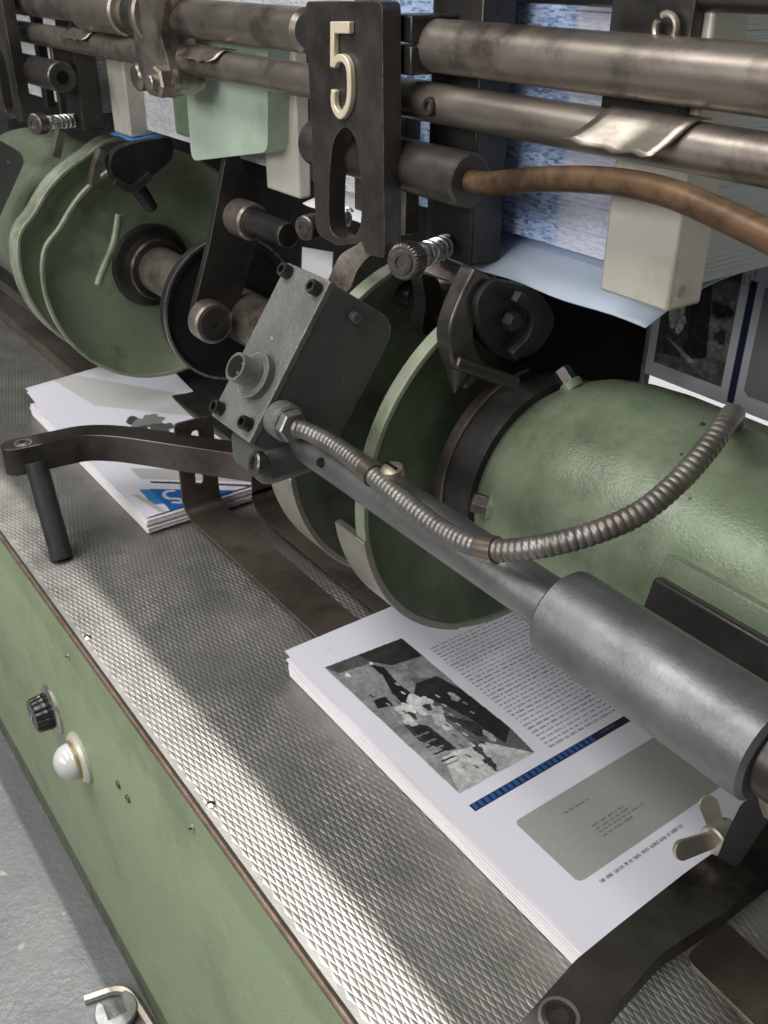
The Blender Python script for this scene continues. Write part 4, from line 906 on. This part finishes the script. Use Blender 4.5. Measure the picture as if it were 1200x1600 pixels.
# ------------------------------------------------------------------ green barrel at right
br = thing('drum_barrel', 'big hammered green barrel at the right with a dark flange ring', 'barrel', (-.2, AY, AZ - .09))
build('body', MB().lathe((-.405, AY, AZ), X, [(0, .062), (.002, .068), (.012, .0755), (.03, .083), (.05, .087), (.075, .089), (.7, .089)], 96), 'hammer', br, smooth=40)
build('flange_ring', MB().lathe((-.428, AY, AZ), X, [(-.008, .060), (-.008, .0755), (-.007, .0765), (.000, .0765), (.001, .0755), (.001, .060)], 96), 'strap', br, smooth=30)
build('seal', MB().lathe((-.427, AY, AZ), X, [(0, .0735), (.024, .0735), (.026, .06)], 96), 'flange', br, smooth=30)
for q, r in (((-.393, .426, .2755), .0058), ((-.384, .352, .2105), .0066)):
    c_ = V(q); nrm = V((0, c_.y - AY, c_.z - AZ)).normalized() if r < .008 else V((-.35, c_.y - AY, c_.z - AZ)).normalized()
    nrm = V((-.1, c_.y - AY, c_.z - AZ)).normalized()
    bt = build('hex_bolt', MB().lathe(c_ - nrm * .008, nrm, [(0, r), (.0115, r), (.0125, r * .82)], 6), 'dark', br, smooth=20)
    build('washer', MB().cyl(c_ - nrm * .012, c_ - nrm * .006, r * 1.3, seg=24, ch=.0006), 'drum', bt)
# boss with a steel inset, a raised rectangular pad on the front of the barrel
def on_barrel(x, ang, r): return V((x, AY - r * math.cos(ang), AZ + r * math.sin(ang)))
def pad(xa, xb, a0, a1, r0, r1):
    c0 = [on_barrel(x, a, r0) for x in (xa, xb) for a in (a0, a1)]; nrm = V((0, -math.cos((a0 + a1) / 2), math.sin((a0 + a1) / 2)))
    c1 = [p + nrm * (r1 - r0) for p in c0]
    return MB().add(c0 + c1, [(0, 1, 3, 2), (4, 5, 7, 6), (0, 1, 5, 4), (2, 3, 7, 6), (0, 2, 6, 4), (1, 3, 7, 5)])
build('boss', pad(-.246, .05, .1, .645, .076, .0965), 'hammer', br, bevel=.0015)
build('steel_inset', pad(-.244, .045, .08, .50, .08, .1005), 'dark', br, bevel=.002)
# ------------------------------------------------------------------ sensor box on its arm
PYc, PZc = .275, .245
arm = thing('sensor_boom', 'grey steel tube arm with a thick cast sleeve at its right end', 'arm', (-.2, PYc, PZc))
build('tube', MB().cyl((-.462, PYc, PZc), (-.232, PYc, PZc), .0128, seg=48, ch=.002), 'pipe', arm)
build('sleeve', MB().lathe((-.240, PYc, PZc), X, [(0, .012), (0, .0195), (.002, .0215), (.1095, .0215), (.1115, .0195), (.1115, .012)], 72), 'sleeve', arm)
build('end_stub', MB().cyl((-.130, PYc, PZc), (-.02, PYc, PZc), .0165, seg=40, ch=.002), 'bar', arm)
c_ = V((-0.4225, 0.2621, 0.2491)); build('cross_hole', MB().lathe(c_, V((.15, -.55, .5)), [(-.004, .0028), (.0004, .0028), (.0004, 0)], 18), 'hole', arm)
c_ = V((-.386, PYc + .0, PZc + .0128))
c_ = V((-0.3549, 0.2636, 0.2719))
mb = MB().lathe(c_, V((0, -.25, 1)), [(-.003, .006), (.0015, .0058), (.0028, .004), (.003, 0)], 24)
s_ = build('slot_screw', mb, 'gland', arm); build('slot', MB().box(c_ + V((0, -.25, 1)).normalized() * .003, (.009, .0014, .001)), 'hole', s_, smooth=0)

bxt = thing('sensor_box', 'slate grey sensor box with a light cover plate and round socket', 'sensor box', (-.47, .28, .25))
W = V((-1, 0, 0)); Dv = V((0, .762, -.648)); Lv = V((0, .648, .762))
XB = -.459
E0 = V((-0.4590, 0.2409, 0.2628)); E1 = V((-0.4590, 0.2942, 0.3407))
Lv = (E1 - E0).normalized(); Dv = V((0, Lv.z, -Lv.y)); LL = (E1 - E0).length
WD, DD = .047, .060
def bx(l, d, wv): return E0 + Lv * l + Dv * d + W * wv
BL0 = -.010
ol = rounded([bx(BL0, .0045, 0), bx(LL, .0045, 0), bx(LL, DD, 0), bx(BL0, DD, 0)], [0, .001, .016, .014], 6)
build('body', MB().sweep_poly(ol, W * WD), 'box', bxt, bevel=.0014)
ol = [bx(BL0, 0, -.0006), bx(LL + .0006, 0, -.0006), bx(LL + .0006, 0, WD + .0006), bx(BL0, 0, WD + .0006)]
cvp = build('cover_plate', MB().sweep_poly(ol, Dv * .0042), 'cover', bxt, bevel=.0007)
for (l, wv) in ((LL - .007, .0065), (LL - .005, WD - .006), (BL0 + .009, .007), (BL0 + .007, WD - .0065)):
    mb = MB(); hexcap(mb, bx(l, 0, wv), -Dv, .0044, .0065); build('cap_screw', mb, 'dark', bxt)
cc = bx(LL * .275, 0, WD * .42)
cn = build('socket', MB().lathe(cc, -Dv, [(0, .0125), (.003, .0125), (.005, .0098), (.007, .0092), (.007, .0088), (.0185, .0088), (.0185, .0070), (.004, .0068), (.004, 0)], 36), 'zinc', bxt)
build('collar', MB().ring(cc, -Dv, 0, .005, .0088, .0142, 36), 'cover', cn)
for a in (0.4, 2.5, 4.6): build('pin', MB().cyl(cc - Dv * .004 + (Lv * math.cos(a) + W * math.sin(a)) * .0035, cc - Dv * .014 + (Lv * math.cos(a) + W * math.sin(a)) * .0035, .0009, seg=10), 'brass', cn)
q = V((-0.4590, 0.3100, 0.3173)); build('side_pin', MB().cyl(q, q + X * .005, .0032, seg=20, ch=.0005), 'box', bxt)
gq = V((-0.4590, 0.2566, 0.2653)); gq2 = gq + X * .018
gl = build('cable_gland', MB().cyl(gq, gq + X * .012, .0115, seg=32, ch=.0015), 'cover', bxt)
build('gland_nut', MB().lathe(gq + X * .012, X, [(0, .0098), (.005, .0098), (.006, .009)], 6), 'zinc', gl, smooth=20)
cb = V((-0.4520, 0.2456, 0.2348))
build('clamp', MB().minmax((XB - .040, cb.y - .004, cb.z - .0125), (XB + .004, cb.y + .036, cb.z + .012)), 'box', bxt, bevel=.006)
mb = MB(); hexcap(mb, V((-0.4578, 0.2425, 0.2385)), V((-.15, -.95, .35)), .0078, .006); build('clamp_screw', mb, 'plate', bxt)
tag(build('slotted_lug', MB().minmax((-.80, .395, .05), (-.79, .425, .095)), 'dark'), 'dark lug behind the guide arm under the sensor box', 'lug') if False else None

b2 = thing('sensor_box', 'slate grey sensor box cut off by the left edge of the picture', 'sensor box', (-1.18, .28, .25))
sh_ = X * -.705
ol = rounded([bx(BL0, .0045, 0), bx(LL, .0045, 0), bx(LL, DD, 0), bx(BL0, DD, 0)], [0, .001, .016, .014], 6)
build('body', MB().sweep_poly([p + sh_ for p in ol], W * WD), 'box', b2, bevel=.0014)
ol = [bx(BL0, 0, -.0006), bx(LL + .0006, 0, -.0006), bx(LL + .0006, 0, WD + .0006), bx(BL0, 0, WD + .0006)]
build('cover_plate', MB().sweep_poly([p + sh_ for p in ol], Dv * .0042), 'cover', b2, bevel=.0007)
# ------------------------------------------------------------------ flexible conduit
cpts = spline([gq2, (-0.4327, 0.2600, 0.2653), (-0.4090, 0.2629, 0.2649), (-0.3775, 0.2611, 0.2650), (-0.3429, 0.2585, 0.2638), (-0.3092, 0.2568, 0.2628), (-0.2857, 0.2563, 0.2653), (-0.2669, 0.2591, 0.2698), (-0.2477, 0.2671, 0.2790), (-0.2330, 0.2822, 0.2879),
               (-0.2246, 0.2995, 0.2960), (-0.2231, 0.3206, 0.3054), (-0.2252, 0.3413, 0.3155), (-0.2316, 0.3610, 0.3207), (-0.2448, 0.3858, 0.3125), (-0.2736, 0.4333, 0.2853)], 70)
dense = [cpts[0]]; step = .00042
acc = 0
res = [cpts[0]]; last = cpts[0]; need = step
for p in cpts[1:]:
    while (p - last).length >= need:
        last = last + (p - last).normalized() * need; res.append(last); need = step
fc = thing('flexible_conduit', 'corrugated steel conduit looping from the sensor box over the arm to the barrel', 'conduit', tuple(res[0]))
build('hose', MB().tube(res, .005, 16, rf=lambda i: .0048 + .00062 * (abs(math.sin(PI * i * step / .0034)) ** .6)), 'hose', fc, smooth=60)
def near(target):
    t_ = V(target); k = min(range(len(res)), key=lambda i: (res[i] - t_).length); return k
for q, n_ in (((-0.3701, 0.2609, 0.2643), 20), ((-0.2728, 0.2585, 0.2694), 22)):
    k = near(q); build('ferrule', MB().tube(res[k - n_ // 2:k + n_ // 2], .0063, 24, rf=lambda i: .0066), 'strap', fc, smooth=60)

# ------------------------------------------------------------------ behind the drums
rp = thing('rear_panel', 'dark oily rear panel behind the drums', 'panel', (-1.2, .62, 0))
build('sheet', MB().minmax((-2.2, .62, .0005), (-.489, .635, .335)), 'black', rp)
hp = thing('hanging_page', 'printed page hanging in shadow behind the green barrel', 'page', (-.39, .625, .2), )
def upright(co):
    o = co.copy(); o[:, 1] = .625 + 0 * co[:, 2]; o[:, 2] = co[:, 1]; return o
hpic = [(-.4795, .214), (-.412, .214), (-.412, .32), (-.4795, .32)]
hs = [('poly', hpic, G(.16)), ('poly', [(-.4795, .222), (-.455, .226), (-.437, .25), (-.440, .30), (-.4795, .31)], G(.05)), ('poly', [(-.452, .225), (-.43, .232), (-.436, .29), (-.45, .30)], G(.02)),
      ('blob', (-.466, .27, .006, .022), G(.6)), ('blob', (-.459, .255, .004, .012), G(.5)), ('blob', (-.425, .272, .010, .006), G(.03)), ('blob', (-.421, .252, .005, .006), G(.03)),
      ('poly', [(-.47, .238), (-.462, .236), (-.44, .226), (-.445, .223)], G(.3)), ('cloud', hpic, ((.016, .4), (.006, .5), (.0022, .4))),
      ('rect', (-.405, -.3985, .204, .30), (.02, .03, .08)), ('rrect', (-.392, -.30, .215, .30), (.3, .3, .29), .005),
      ('text', (-.475, -.40, .295, .33), .004, .0018, .4)]
hpg = page_sheet('page', -.487, -.22, .2015, .34, lambda x, y: 0 * x, .0008, hs, hp, flipxy=upright)
bdrop = build('bright_backdrop', MB().minmax((-1.3, .9, -.2), (.6, 1.7, .05)), 'paper', smooth=0)  # white block added for the brightly lit gap under the hanging page
tag(bdrop, 'white block standing in for the lit space behind the barrel', 'backdrop')
